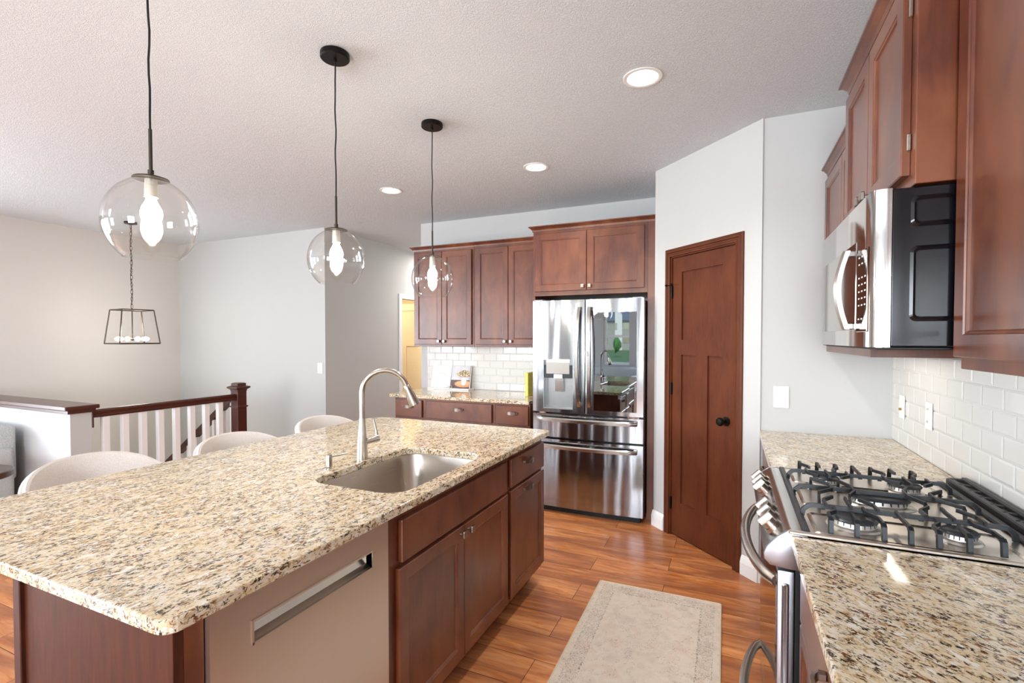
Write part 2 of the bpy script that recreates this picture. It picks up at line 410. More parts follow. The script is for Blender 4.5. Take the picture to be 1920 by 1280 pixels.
# left and rear
b = nb(); box(b, -7.2, -6.98, 2.0, 4.36, -2.8, ZC); box(b, -7.2, -6.98, 1.0, 2.0, 0, ZC)
for y0, y1 in ((-4.2, -3.5), (-1.7, -1.1), (.7, 1.0)): box(b, -7.2, -6.98, y0, y1, 0, ZC)
for y0, y1 in ((-3.5, -1.7), (-1.1, .7)): box(b, -7.2, -6.98, y0, y1, 0, .45); box(b, -7.2, -6.98, y0, y1, 2.45, ZC)
struct('wall_left', b, M['wall_stair'])
b = nb(); box(b, -7.2, -4.32, 4.344, 4.46, -2.8, ZC)
struct('wall_stair', b, M['wall'])
b = nb(); box(b, -4.43, -4.32, 4.46, 5.79, 0, ZC); box(b, -4.43, -4.32, 6.62, 8.2, 0, ZC); box(b, -4.43, -4.32, 5.79, 6.62, 2.035, ZC)
struct('wall_hall', b, M['wall'])
struct('wall_hall_end', bx(-7.2, -3.0, 8.1, 8.2, 0, ZC), M['wall'])
b = nb(); box(b, -7.2, -4.43, 6.95, 7.05, 0, ZC); box(b, -5.9, -5.8, 4.46, 6.95, 0, ZC)
struct('wall_bedroom', b, mat('tan_paint', '#d9c7a2', .85))
b = nb(); xs = [(-7.2, 0)]
edges = sorted([(x-w/2, x+w/2) for x, w in REARW]); cur = -7.2
for a, c in edges:
    box(b, cur, a, -4.2, -4.05, 0, ZC); box(b, a, c, -4.2, -4.05, 0, .84); box(b, a, c, -4.2, -4.05, 2.2, ZC); cur = c
box(b, cur, 3.2, -4.2, -4.05, 0, ZC)
struct('wall_rear', b, M['wall'])
struct('wall_lower_stairwell', fix(merge(bx(-4.42, -4.36, 2.0, 4.344, -2.8, -.121), bx(-6.98, -4.36, 1.9, 2.02, -2.8, -.121))), M['wall_stair'])
# window frames with muntins
def window(i, cx, y, w, z0, z1, rotz=0, loc=None):
    b = nb(); h = z1-z0
    for a0, a1, c0, c1 in ((-w/2, -w/2+.06, z0, z1), (w/2-.06, w/2, z0, z1), (-w/2+.06, w/2-.06, z0, z0+.06), (-w/2+.06, w/2-.06, z1-.06, z1), (-w/2+.06, w/2-.06, (z0+z1)/2-.03, (z0+z1)/2+.03)):
        box(b, a0, a1, -.03, .03, c0, c1, bev=.004)
    o = struct(f'window_{i}', b, M['trim'], loc=(cx, y, 0), rotz=rotz)
    return o
for i, (x, w) in enumerate(REARW): window(i+1, x, -4.10, w, .84, 2.2)
for i, (y) in enumerate((-2.6, -.2)): window(i+4, -7.06, y, 1.8, .45, 2.45, rotz=PI/2)  # unseen side windows, put in for flatter light

# baseboards
def baseb(name, L, loc, rotz, x0=0.):
    b = nb(); prism_x(b, [(0, 0), (-.016, 0), (-.016, .075), (-.010, .10), (-.004, .115), (0, .12)], x0, L)
    return struct(name, fix(b), M['trim'], loc=loc, rotz=rotz)
baseb('baseboard_pantry', .128, P0, DG, x0=-.008); baseb('baseboard_diagonal', LEN+.004, (P0[0], P0[1], 0), DG, x0=.861)
baseb('baseboard_range_side', .20, (.156, 3.265, 0), 0, x0=.0)
baseb('baseboard_stair', 2.66, (-6.98, 4.344, 0), 0, x0=2.5) if 0 else None
baseb('baseboard_hall', 1.27, (-4.32, 4.46, 0), PI/2)

# pantry door casing
def casing_bm(x0, x1, ztop, w=.057, t=.018):
    b = nb(); prof = [(0, .006), (0, .016), (.2, .018), (.28, .012), (.45, .012), (.52, .019), (.72, .019), (.8, .014), (1., .010)]
    pts = [(u*w, -v) for u, v in prof]
    pr = [(0, 0)]+pts+[(w, 0)]
    def col(xo, s, top):  # outward profile from the opening edge, mitred
        return
    def seg(fn0, fn1): loft(b, [[fn0(u, v) for u, v in pr], [fn1(u, v) for u, v in pr]])
    seg(lambda u, v: (x0-u, v, 0), lambda u, v: (x0-u, v, ztop+u))
    seg(lambda u, v: (x0-u, v, ztop+u), lambda u, v: (x1+u, v, ztop+u))
    seg(lambda u, v: (x1+u, v, ztop+u), lambda u, v: (x1+u, v, 0))
    bmesh.ops.remove_doubles(b, verts=b.verts, dist=1e-5)
    box(b, x0-.003, x0+.010, -.004, .11, 0, ztop); box(b, x1-.010, x1+.003, -.004, .11, 0, ztop); box(b, x0, x1, -.004, .11, ztop-.010, ztop+.003)
    return fix(b)
struct('trim_1', casing_bm(.190, .801, 2.060), M['door'], loc=P0, rotz=DG)
# pantry door leaf
def craftsman_leaf(x0, x1, z0, z1, y0, t, st, panels):
    b = nb(); zs = sorted({z0, z1} | {p[2] for p in panels} | {p[3] for p in panels})
    xs_ = sorted({x0, x1} | {p[0] for p in panels} | {p[1] for p in panels})
    for i in range(len(xs_)-1):
        for j in range(len(zs)-1):
            cx, cz = (xs_[i]+xs_[i+1])/2, (zs[j]+zs[j+1])/2
            inside = any(p[0] < cx < p[1] and p[2] < cz < p[3] for p in panels)
            box(b, xs_[i], xs_[i+1], y0+(.012 if inside else 0), y0+t-(.012 if inside else 0), zs[j], zs[j+1])
    bmesh.ops.remove_doubles(b, verts=b.verts, dist=1e-5)
    return b
d = struct('door_1', craftsman_leaf(.203, .790, .012, 2.047, .006, .035, 0, [(.295, .683, 1.450, 1.940), (.295, .440, .258, 1.342), (.552, .683, .258, 1.342)]), M['door'], loc=P0, rotz=DG)
b = nb(); lathe(b, [(.030, 0), (.030, -.006), (.012, -.010), (.010, -.030), (.018, -.036), (.027, -.046), (.028, -.058), (.022, -.068), (.001, -.072)], (.722, .006, .925), 24, False, True, 'y')
obj('door_knob', fix(b), M['black_metal'], d, True)
for z in (.24, 1.09, 1.80):
    b = nb(); cyl(b, .006, z-.045, z+.045, (.197, -.004, 0), 12); box(b, .190, .206, -.001, .006, z-.045, z+.045)
    h = obj('hinge', b, M['black_metal'], d)
    if z > 1.5:
        b = nb(); tube(b, [(.172, -.028, z+.052), (.196, -.010, z+.050), (.228, -.030, z+.052)], .0035, 8); 
        lathe(b, [(.001, -.008), (.008, -.004), (.008, .004), (.001, .008)], (.168, -.030, z+.052), 10, ax='x'); lathe(b, [(.001, -.008), (.009, -.004), (.009, .004), (.001, .008)], (.232, -.032, z+.052), 10, ax='x')
        obj('door_stop', fix(b), M['black_metal'], h)
obj('strike_plate', bx(.788, .7905, .006, .036, .89, .95), M['black_metal'], d)

# hall door: white casing and an open tan-lit leaf inside the room
b = nb(); box(b, 0, .06, -.016, 0, 0, 2.035); box(b, .89, .95, -.016, 0, 0, 2.035); box(b, 0, .95, -.016, 0, 2.035, 2.10); box(b, .055, .07, 0, .11, 0, 2.035); box(b, .88, .893, 0, .11, 0, 2.035)
struct('trim_2', b, M['trim'], loc=(-4.32, 5.73, 0), rotz=PI/2)
M['tan_door'] = mat('painted_hall_door', '#e4d6b8', .5)
leaf = struct('door_2', craftsman_leaf(.0, .80, .012, 2.02, 0, .035, 0, [(.11, .69, 1.45, 1.91), (.11, .35, .2, 1.34), (.45, .69, .2, 1.34)]), M['tan_door'], loc=(-5.25, 6.56, 0), rotz=0)
area('lower_stair_fill', (-5.7, 3.2, -.55), (PI, 0, 0), .5, .5, 9, (1., .9, .74))  # added fill light, brightens the lower stairwell wall; no known fixture
area('lower_stair_fill', (-5.2, 2.5, -1.6), (PI/2, 0, 0), .6, .6, 14, (1., .9, .74))  # second added fill light, deeper in the stairwell
area('hall_fill', (-3.72, 6.6, ZC-.05), (0, 0, 0), .9, .9, 34, (1., .96, .9))  # added fill light to lift the dark hall, not a known fixture
bl = bpy.data.lights.new('bedroom_lamp', 'POINT'); bl.energy = 45; bl.color = (1., .86, .62); bl.shadow_soft_size = .12
o = bpy.data.objects.new('bedroom_lamp', bl); COL.objects.link(o); o.location = (-5.1, 5.5, 2.4)

# subway tile: bevelled tiles on a grout bed
def tiles(L, z0, z1, rows, tw=.1524, shift=0., flip=False):
    b = nb(); box(b, 0, L, -.004, 0, z0, z1, mi=1); th = (z1-z0)/rows; g = .0010; bv = .008
    for r in range(rows):
        x = -tw*(.5 if r % 2 else 0)-shift
        while x < L:
            a, c = max(0, x)+g, min(L, x+tw)-g
            if c-a > .02:
                za, zb = z0+r*th+g, z0+(r+1)*th-g
                # cut tiles keep the bevel only at their factory edges
                la = bv if x >= 0 else 0.; lc = bv if x+tw <= L else 0.
                loft(b, [[(a, -.004, za), (c, -.004, za), (c, -.004, zb), (a, -.004, zb)], [(a, -.0065, za), (c, -.0065, za), (c, -.0065, zb), (a, -.0065, zb)],
                         [(a+la, -.0085, za+bv), (c-lc, -.0085, za+bv), (c-lc, -.0085, zb-bv), (a+la, -.0085, zb-bv)]], False, True)
            x += tw
    return fix(b)
struct('trim_backsplash_right', tiles(4.2, .9142, 1.375, 6, shift=.03), [M['tile'], M['grout']], loc=(.807, 3.265, 0), rotz=-PI/2)
struct('trim_backsplash_back', tiles(1.56, .9142, 1.378, 6, shift=.05), [M['tile'], M['grout']], loc=(-3.115, 4.659, 0))

# half wall, cap
struct('wall_half', bx(-6.98, -4.30, 1.905, 2.035, 0, .925), M['wall'])
b = nb(); box(b, -6.98, -4.27, 1.865, 2.075, .945, .975, bev=.006, seg=2); box(b, -6.98, -4.285, 1.885, 2.055, .92, .945)
struct('trim_half_wall_cap', b, M['rail'])

# stairs descending from the newel towards -x, and their stringer
b = nb()
for k in range(12):
    zt = -.19*(k+1); x1 = -4.42-.26*k
    if zt < -2.7 or x1-.26 < -6.97: break
    box(b, x1-.26, x1, 3.30, 4.343, zt-.12, zt)
struct('floor_stairs', b, M['wall_stair'])

# ================================================================== RAILING
t = thing('stair_railing', 'dark wood handrail with white square balusters ending at a square newel post beside the stairs', 'railing', (-4.34, 3.25, 0))
b = nb(); box(b, -.048, .048, -.048, .048, 0, .985, bev=.002); box(b, -.058, .058, -.058, .058, .80, .815, bev=.003)
box(b, -.052, .052, -.052, .052, .955, .975, bev=.003); loft(b, [[(x*s, y*s, z) for x, y in ((-1, -1), (1, -1), (1, 1), (-1, 1))] for s, z in ((.052, .970), (.072, .985), (.072, .998), (.045, 1.008), (.045, 1.030), (.030, 1.036))])
obj('newel_post', fix(b), M['rail'], t)
b = nb(); prof = [(-.030, 0), (.030, 0), (.030, .014), (.020, .022), (.026, .045), (.016, .058), (-.016, .058), (-.026, .045), (-.020, .022), (-.030, .014)]
prism_y(b, [(x, z+.872) for x, z in prof], -1.205, -.045)
obj('handrail', fix(b), M['rail'], t)
obj('rosette', bx(-.04, .04, -1.213, -1.20, .80, .945, bev=.003), M['rail'], t)
bal = None
for k in range(8):
    y = 2.139+.1305*k-3.25
    if bal is None:
        bal = obj('baluster', bx(-.022, .022, -.022, .022, 0, .872, bev=.002), M['white_painted'], t); bal.location = (0, y, 0)
    else:
        c = bal.copy(); COL.objects.link(c); c.parent = t; c.location = (0, y, 0)
# sloped rail over the stairs
t = thing('stair_handrail', 'sloping dark wood handrail on white balusters going down the stairs behind the railing', 'railing', (-4.40, 3.30, .07))
b = nb(); loft(b, [[(-.00, y, z+.87) for y, z in ((-.03, -.03), (.03, -.03), (.03, .035), (-.03, .035))], [(-2.0, y, z+.87-2.0*.73) for y, z in ((-.03, -.03), (.03, -.03), (.03, .035), (-.03, .035))]])
obj('handrail', fix(b), M['rail'], t)
bal = None
for k in range(14):
    x = -.10-.135*k; z1 = .87+.73*x-.03; z0 = -.19*(int((-x)/.26)+1)
    c = obj('baluster', bx(x-.016, x+.016, -.016, .016, z0, z1), M['white_painted'], t)

# ================================================================== ISLAND
XI = -1.010; XF = -1.030     # door faces / face-frame plane
def island_thing(name, label, y0): return thing(name, label, 'cabinet', (XF, y0, 0), PI/2)
# sink base 1.29 .. 2.225
t = island_thing('sink_base_cabinet', 'dark wood island cabinet under the sink with a plain false front over two panelled doors', 1.292); w = .930
b = nb(); box(b, 0, w, 0, .012, .10, .884); box(b, 0, .018, .012, .60, .10, .884); box(b, w-.018, w, .012, .60, .10, .884); box(b, 0, w, .588, .60, .10, .884); box(b, 0, w, .012, .60, .10, .118)
box(b, 0, w, .075, .09, 0, .10)
obj('body', b, M['cab'], t)
obj('false_front', flatfront(.062, .917, .697, .843), M['cab'], t)
dl = obj('door', shaker(.046, .484, .128, .681), M['cab'], t); add_knob(dl, .484-.032, .655)
dr = obj('door', shaker(.487, .925, .128, .681), M['cab'], t); add_knob(dr, .487+.032, .655)
# trash cabinet
t = island_thing('trash_pullout_cabinet', 'narrow dark wood island cabinet at the refrigerator end, drawer over one tall front', 2.228); w = .510
cab_body(t, w, .58, 0, .884, M['cab'], toe=.10)
dd = obj('drawer', flatfront(.030, .505, .701, .843), M['cab'], t); add_pull(dd, .235, .800)
dd = obj('door', shaker(.030, .505, .128, .684), M['cab'], t); add_pull(dd, .235, .655)
# dishwasher
t = thing('dishwasher', 'stainless steel dishwasher with a recessed pocket handle built into the island', 'dishwasher', (-1.015, .685, 0), PI/2)
w = .600; hx0, hx1, hz0, hz1 = .105, .520, .745, .795
b = nb()
for a0, a1, c0, c1 in ((0, hx0, .115, .868), (hx1, w, .115, .868), (hx0, hx1, .115, hz0), (hx0, hx1, hz1, .868)): box(b, a0, a1, 0, .022, c0, c1)
bmesh.ops.remove_doubles(b, verts=b.verts, dist=1e-5)
obj('door_panel', b, M['steel_dw'], t)
b = nb()
prof = [(-.003, hz0-.004), (-.003, hz0+.002), (.006, hz0+.002), (.024, hz0+.010), (.032, hz0+.028), (.030, hz1-.004), (-.001, hz1-.002), (-.003, hz1+.004), (.034, hz1+.004), (.036, hz0-.004)]
prism_x(b, prof, hx0-.004, hx1+.004); box(b, hx0-.005, hx0, -.003, .03, hz0-.004, hz1+.004); box(b, hx1, hx1+.005, -.003, .03, hz0-.004, hz1+.004)
obj('pocket_handle', fix(b), mat('pocket_steel', '#d5cec6', .3, metal=1.), t)
obj('tub', bx(.004, w-.004, .038, .57, .10, .872), M['black'], t); obj('toe_panel', bx(.0, w, .05, .06, .012, .105), M['black'], t)
# island shell: end panels, back panel
t = thing('island_panelling', 'red-brown veneered end panel and back of the kitchen island', 'cabinet', (-1.32, .64, 0))
b = nb(); box(b, -.315, .290, -.022, .0, 0, .884, bev=.001)
obj('end_panel', b, M['panel'], t)
b = nb(); box(b, -.335, -.302, -.032, 0, 0, .884, bev=.002); obj('corner_trim', b, M['panel'], t)
b = nb(); box(b, -.335, -.320, 0, 2.10, 0, .884); obj('back_panel', b, M['panel'], t)
b = nb(); box(b, .268, .290, 0, .042, 0, .884); box(b, -.30, .268, .020, .042, 0, .884); obj('filler', b, M['cab'], t)
# countertop with sink cut-out
SX0, SX1, SY0, SY1 = -1.478, -1.052, 1.385, 2.040
def sinkloop(x0, x1, y0, y1, r): return rrect(x0, x1, y0, y1, r, 7)
outl = []
def fillet(cx, cy, r, a0, a1, s=6): return [(cx+r*math.cos(math.radians(a0+(a1-a0)*k/s)), cy+r*math.sin(math.radians(a0+(a1-a0)*k/s))) for k in range(s+1)]
IX0, IX1, IY0, IY1 = -2.276, -.978, .573, 2.754; r = .035
outl = fillet(IX1-.03, IY1-.03, .03, 0, 90)+fillet(IX0+.13, IY1-.13, .13, 90, 180)+fillet(IX0+r, IY0+r, r, 180, 270)+fillet(IX1-r, IY0+r, r, 270, 360)
o = obj('island_countertop', slab(outl, [sinkloop(SX0, SX1, SY0, SY1, .085)], .884, .914), M['granite_island'])
tag(o, 'polished cream and brown granite slab with rounded corners and a sink cut-out covering the island', 'countertop')
# sink
t = thing('undermount_sink', 'deep brushed stainless undermount sink set in the island granite', 'sink', (-1.265, 1.712, .884))
b = nb(); cx, cy = -1.265, 1.712
def sl(x0, x1, y0, y1, r, z): return [(x-cx, y-cy, z) for x, y in rrect(x0, x1, y0, y1, r, 7)]
e = .006
rings = [sl(SX0-.03, SX1+.03, SY0-.03, SY1+.03, .11, -.0015), sl(SX0-e, SX1+e, SY0-e, SY1+e, .09, -.0015), sl(SX0-e+.002, SX1+e-.002, SY0-e+.002, SY1+e-.002, .09, -.008), sl(SX0+.002, SX1-.002, SY0+.002, SY1-.002, .085, -.19), sl(SX0+.012, SX1-.012, SY0+.012, SY1-.012, .08, -.21), sl(SX0+.035, SX1-.035, SY0+.035, SY1-.035, .06, -.222)]
loft(b, rings, False, True)
for f in b.faces: f.normal_flip()
sk = obj('basin', b, M['steel_sink'], t, True)
md = sk.modifiers.new('s', 'SOLIDIFY'); md.thickness = .0012; md.offset = -1
b = nb(); lathe(b, [(.045, .0), (.045, .003), (.034, .002), (.030, -.006), (.001, -.006)], (0, 0, -.222), 28); obj('drain', fix(b), M['chrome'], t, True)
# faucet
FX, FY = -1.520, 1.745
t = thing('kitchen_faucet', 'brushed nickel gooseneck pull-down faucet with a side lever standing behind the sink', 'faucet', (FX, FY, .914))
b = nb(); lathe(b, [(.026, 0), (.0262, .004), (.0245, .02), (.0235, .07), (.019, .115), (.0145, .16), (.0135, .185)], seg=28, cap0=True, cap1=True); obj('base', fix(b), M['nickel'], t, True)
# neck arcs over the basin
dirv = Vector((.80, .60)); RR = .100
pts = [(0, 0, .18), (0, 0, .24), (0, 0, .29)]
for k in range(0, 17):
    a = PI-PI*.90*k/16; q = RR+RR*math.cos(a); pts.append((dirv.x*q, dirv.y*q, .298+RR*math.sin(a)))
b = nb(); tube(b, pts, .0125, 16); obj('neck', fix(b), M['nickel'], t, True)
p1 = Vector(pts[-1]); dd_ = (p1-Vector(pts[-2])).normalized()
pts2 = [p1+dd_*s for s in (0, .004, .02, .055, .085, .098)]
b = nb(); tube(b, pts2, .01, 20, [.0128, .0150, .0165, .0215, .0245, .0245]); sh = obj('spray_head', fix(b), M['nickel'], t, True)
b = nb(); tube(b, [p1+dd_*.0982, p1+dd_*.0995], .02, 20); obj('nozzle', fix(b), M['black'], sh)
hv = Vector((.64, .77, 0)).normalized()
b = nb(); tube(b, [hv*.012+Vector((0, 0, .075)), hv*.055+Vector((0, 0, .085))], .0145, 18); h1 = obj('handle_hub', fix(b), M['nickel'], t, True)
b = nb(); tube(b, [hv*.055+Vector((0, 0, .085)), hv*.075+Vector((0, 0, .09))], .0165, 18); 
q0 = hv*.066+Vector((0, 0, .095)); tube(b, [q0, q0+Vector((-.004, -.002, .03)), q0+Vector((-.014, -.01, .085))], .006, 12, [.010, .006, .0055]); obj('lever', fix(b), M['nickel'], t, True)
# soap dispenser
t = thing('soap_dispenser', 'short brushed nickel soap dispenser pump left of the faucet', 'soap dispenser', (-1.535, 1.560, .914))
b = nb(); lathe(b, [(.021, 0), (.021, .004), (.013, .008), (.0125, .048), (.0125, .054), (.0105, .057)], seg=24, cap0=True, cap1=True); obj('pump_body', fix(b), M['nickel'], t, True)
b = nb(); tube(b, [(.0, 0, .048), (.052, .055, .056)], .004, 10, [.0052, .0030]); obj('spout', fix(b), M['nickel'], t, True)

# ================================================================== BACK WALL CABINETS
YB = 3.985
def base_run(name, label, x0, w, drawer, doors, group=None):
    t = thing(name, label, 'cabinet', (x0, YB, 0), 0, group); cab_body(t, w, .665, 0, .884, M['cab_dark'], toe=.10)
    a, c = drawer; dd = obj('drawer', flatfront(a, c, .695, .862), M['cab_dark'], t); add_pull(dd, (a+c)/2, .798)
    for (a, c, kx) in doors:
        dd = obj('door', shaker(a, c, .128, .675), M['cab_dark'], t); add_knob(dd, kx, .65)
    return t
base_run('base_cabinet', 'leftmost dark wood base cabinet on the back wall, by the hallway, with one small drawer', -3.050, .360, (.015, .325), [(.015, .325, .29)])
base_run('base_cabinet', 'wide middle dark wood base cabinet on the back wall, below the open cookbook', -2.690, .745, (.022, .718), [(.022, .368, .335), (.372, .718, .405)])
base_run('base_cabinet', 'dark wood base cabinet on the back wall directly beside the refrigerator', -1.945, .343, (.022, .330), [(.022, .330, .055)])
o = obj('back_countertop', slab(fillet(-1.602, 4.65, .002, 0, 90, 1)+fillet(-3.09, 4.64, .01, 90, 180, 2)+fillet(-3.075, 3.965, .025, 180, 270, 4)+fillet(-1.602, 3.945, .002, 270, 360, 1), [], .884, .914), M['granite_back'])
tag(o, 'polished granite countertop along the back wall holding the open cookbook', 'countertop')
# upper cabinets
YU = 4.345
def upper(name, label, x0, w, z0, z1, d, doors, y=YU, m='cab_dark', crown_r=(False, False), rail=.06):
    t = thing(name, label, 'cabinet', (x0, y, 0)); cab_body(t, w, d, z0, z1, M[m])
    for a, c, kx, za, zb in doors:
        dd = obj('door', shaker(a, c, za, zb, rail=rail), M[m], t); add_knob(dd, kx, za+.032)
    crown(t, 0, w-(.040 if w == .749 else 0), -.0005, z1-.002, M[m], crown_r, d); return t
upper('upper_cabinet', 'left dark wood two-door wall cabinet over the cookbook, at the hallway end', -3.075, .722, 1.378, 2.375, .308, [(.012, .352, .322, 1.40, 2.352), (.356, .700, .386, 1.40, 2.352)], crown_r=(True, False))
upper('upper_cabinet', 'second dark wood two-door wall cabinet, against the refrigerator enclosure', -2.351, .749, 1.378, 2.375, .308, [(.022, .378, .348, 1.40, 2.352), (.382, .738, .412, 1.40, 2.352)], crown_r=(False, False))
# refrigerator enclosure
t = upper('refrigerator_cabinet', 'dark wood two-door cabinet above the refrigerator', -1.600, .984, 1.830, 2.395, .600, [(.020, .484, .456, 1.868, 2.370), (.488, .960, .516, 1.868, 2.370)], y=4.05, crown_r=(True, False), rail=.062)
obj('end_panel', bx(.984, 1.050, .0, .600, 0, 2.395, bev=.001), M['cab_dark'], t)
b = nb(); crown(t, .984, 1.052, -.0005, 2.393, M['cab_dark'], (False, False), .6)
obj('side_panel', bx(.0, .018, .0, .600, .0, 1.83, bev=.001), M['cab_dark'], t)

# ================================================================== REFRIGERATOR
t = thing('refrigerator', 'stainless steel french-door refrigerator with a water dispenser and a dark mirrored door panel', 'refrigerator', (-1.535, 3.862, 0))
W_, D_ = .918, .78
b = nb(); box(b, .012, W_-.006, .075, D_, .03, 1.765, bev=.004); obj('cabinet', b, mat('fridge_case', '#1c1d1f', .35, spec=.5), t)
def pillow(x0, x1, z0, z1, dep=.012, t=.065, nseg=10, holes=None):
    """slightly bowed door skin"""
    b = nb(); rings = []
    cols = [i/nseg for i in range(nseg+1)]
    def yy(u): return dep*(2*u-1)**2*1.0
    fr = [[(x0+(x1-x0)*u, yy(u) + (.004 if zz in (0, 3) else 0), z) for u in cols] for zz, z in enumerate((z0, z0+.004, z1-.004, z1))]
    vs = [[b.verts.new(p) for p in r] for r in fr]
    for a, c in zip(vs, vs[1:]):
        for i in range(nseg): b.faces.new((a[i], a[i+1], c[i+1], c[i]))
    bk = [[b.verts.new((p[0], t, p[2])) for p in r] for r in (fr[0], fr[3])]
    for i in range(nseg):
        b.faces.new((vs[0][i+1], vs[0][i], bk[0][i], bk[0][i+1])); b.faces.new((vs[3][i], vs[3][i+1], bk[1][i+1], bk[1][i])); b.faces.new((bk[0][i], bk[1][i], bk[1][i+1], bk[0][i+1]))
    for e_, fl in ((0, 1), (nseg, 0)):
        col = [vs[k][e_] for k in range(4)]+[bk[1][e_], bk[0][e_]]; b.faces.new(col)
    return fix(b)
def curvy(o, axis='z'): return o
# left door with dispenser recess: built from four bowed pieces
xd0, xd1, zd0, zd1 = .098, .356, .873, 1.283
def bow_y(x, x0=.0, x1=.452, dep=.014): u = (x-x0)/(x1-x0); return dep*(2*u-1)**2
def grid_panel(x0, x1, z0, z1, X0, X1, dep=.014, n=8, back=.065):
    b = nb(); fr = []
    for i in range(n+1):
        x = x0+(x1-x0)*i/n; fr.append((x, bow_y(x, X0, X1, dep)))
    pr = fr+[(x1, back), (x0, back)]
    prism_z(b, pr, z0, z1); return b
b = nb()
for a in ((0, xd0, .848, 1.775), (xd1, .450, .848, 1.775), (xd0, xd1, .848, zd0), (xd0, xd1, zd1, 1.775)):
    merge(b, grid_panel(*a, 0, .450))
bmesh.ops.remove_doubles(b, verts=b.verts, dist=1e-5); ld = obj('door', fix(b), M['fridge'], t, True)
M['disp'] = mat('dispenser_grey', '#9da0a2', .3, metal=.8); M['disp_dark'] = mat('dispenser_charcoal', '#3a3d40', .3, metal=.5)
b = nb(); box(b, xd0, xd1, .055, .060, zd0, zd1); box(b, xd0, xd0+.004, .004, .055, zd0, zd1); box(b, xd1-.004, xd1, .004, .055, zd0, zd1); box(b, xd0, xd1, .002, .055, zd0, zd0+.012, bev=.003); box(b, xd0, xd1, .004, .055, zd1-.004, zd1)
dp = obj('dispenser', b, M['disp'], ld)
obj('dispenser_head', bx(xd0+.004, xd1-.004, .006, .052, zd1-.15, zd1-.045, bev=.004), M['disp_dark'], dp)
b = nb(); prism_x(b, [(-.004, zd1-.115), (-.008, zd1-.02), (-.004, zd1+.005), (.05, zd1+.005), (.05, zd1-.115)], xd0+.030, xd1-.028); obj('control_panel', fix(b), M['steel'], dp)
b = nb(); box(b, xd0+.09, xd1-.09, .002, .05, zd1-.155, zd1-.118, bev=.006, seg=2); obj('spout', b, M['white'], dp)
b = nb(); prism_x(b, [(.030, zd1-.155), (.044, zd1-.155), (.048, zd1-.26), (.036, zd1-.265)], xd0+.093, xd1-.093); obj('paddle', fix(b), M['steel'], dp)
# right door with mirrored glass
b = nb(); X0, X1 = .458, W_
merge(b, grid_panel(X0, X1, .848, 1.775, X0, X1, n=16)); rd = obj('door', fix(b), M['fridge'], t, True)
gx0, gx1 = .530, .868; b = nb(); fr = [(gx0+(gx1-gx0)*i/6, bow_y(gx0+(gx1-gx0)*i/6, X0, X1)*.3-.0025) for i in range(7)]
prism_z(b, fr+[(gx1, .012), (gx0, .012)], .882, 1.668); obj('mirror_panel', fix(b), M['dark_glass'], rd)
b = nb(); 
for k in range(3): box(b, .800+.022*k, .812+.022*k, .0065, .0085, 1.715, 1.724)
obj('badge', b, M['disp'], rd)
def vhandle(parent, x, s):
    b = nb(); rings = []
    for i in range(17):
        u = i/16; z = .905+(1.715-.905)*u; y = -.012-.050*math.sin(PI*u)**.55
        xx = x+s*.010*math.sin(PI*u); rings.append([(xx-.017, y+.004, z), (xx-.012, y-.006, z), (xx+.012, y-.006, z), (xx+.017, y+.004, z), (xx+.012, y+.012, z), (xx-.012, y+.012, z)])
    loft(b, rings); box(b, x-.013, x+.013, -.012, .012, .905, .935, bev=.004); box(b, x-.013, x+.013, -.012, .012, 1.685, 1.715, bev=.004)
    return obj('handle', fix(b), M['steel'], parent, True)
vhandle(ld, .412, -1); h = vhandle(rd, .495, 1)
b = nb(); box(b, .488, .503, -.070, -.066, 1.32, 1.36, bev=.002); obj('button', b, M['disp'], h)
def hhandle(parent, z):
    b = nb(); rings = []
    for i in range(21):
        u = i/20; x = .045+(.875-.045)*u; y = -.008-.055*math.sin(PI*u)**.5; hh = .017
        rings.append([(x, y-.006, z-hh), (x, y-.009, z+hh*.4), (x, y-.002, z+hh), (x, y+.012, z+hh*.8), (x, y+.012, z-hh)])
    loft(b, rings); box(b, .045, .075, -.01, .016, z-.014, z+.014, bev=.004); box(b, .845, .875, -.01, .016, z-.014, z+.014, bev=.004)
    return obj('handle', fix(b), M['steel'], parent, True)
for z0, z1, hz in ((.640, .832, .795), (.058, .622, .572)):
    b = grid_panel(.003, W_, z0, z1, 0, W_, dep=.016, n=24); dr = obj('drawer', fix(b), M['fridge'], t, True); hhandle(dr, hz)
obj('toe_grille', bx(.03, W_-.03, .07, .09, .0, .055), M['black'], t)
obj('hinge_cover', bx(.01, .09, .01, .10, 1.765, 1.785, bev=.004), M['disp'], t); obj('hinge_cover', bx(W_-.09, W_-.01, .03, .16, 1.765, 1.785, bev=.004), M['disp'], t)
obj('hinge', bx(.06, .12, .012, .06, .834, .846), M['chrome'], t); obj('hinge', bx(W_-.12, W_-.03, .012, .06, .834, .846), M['chrome'], t)

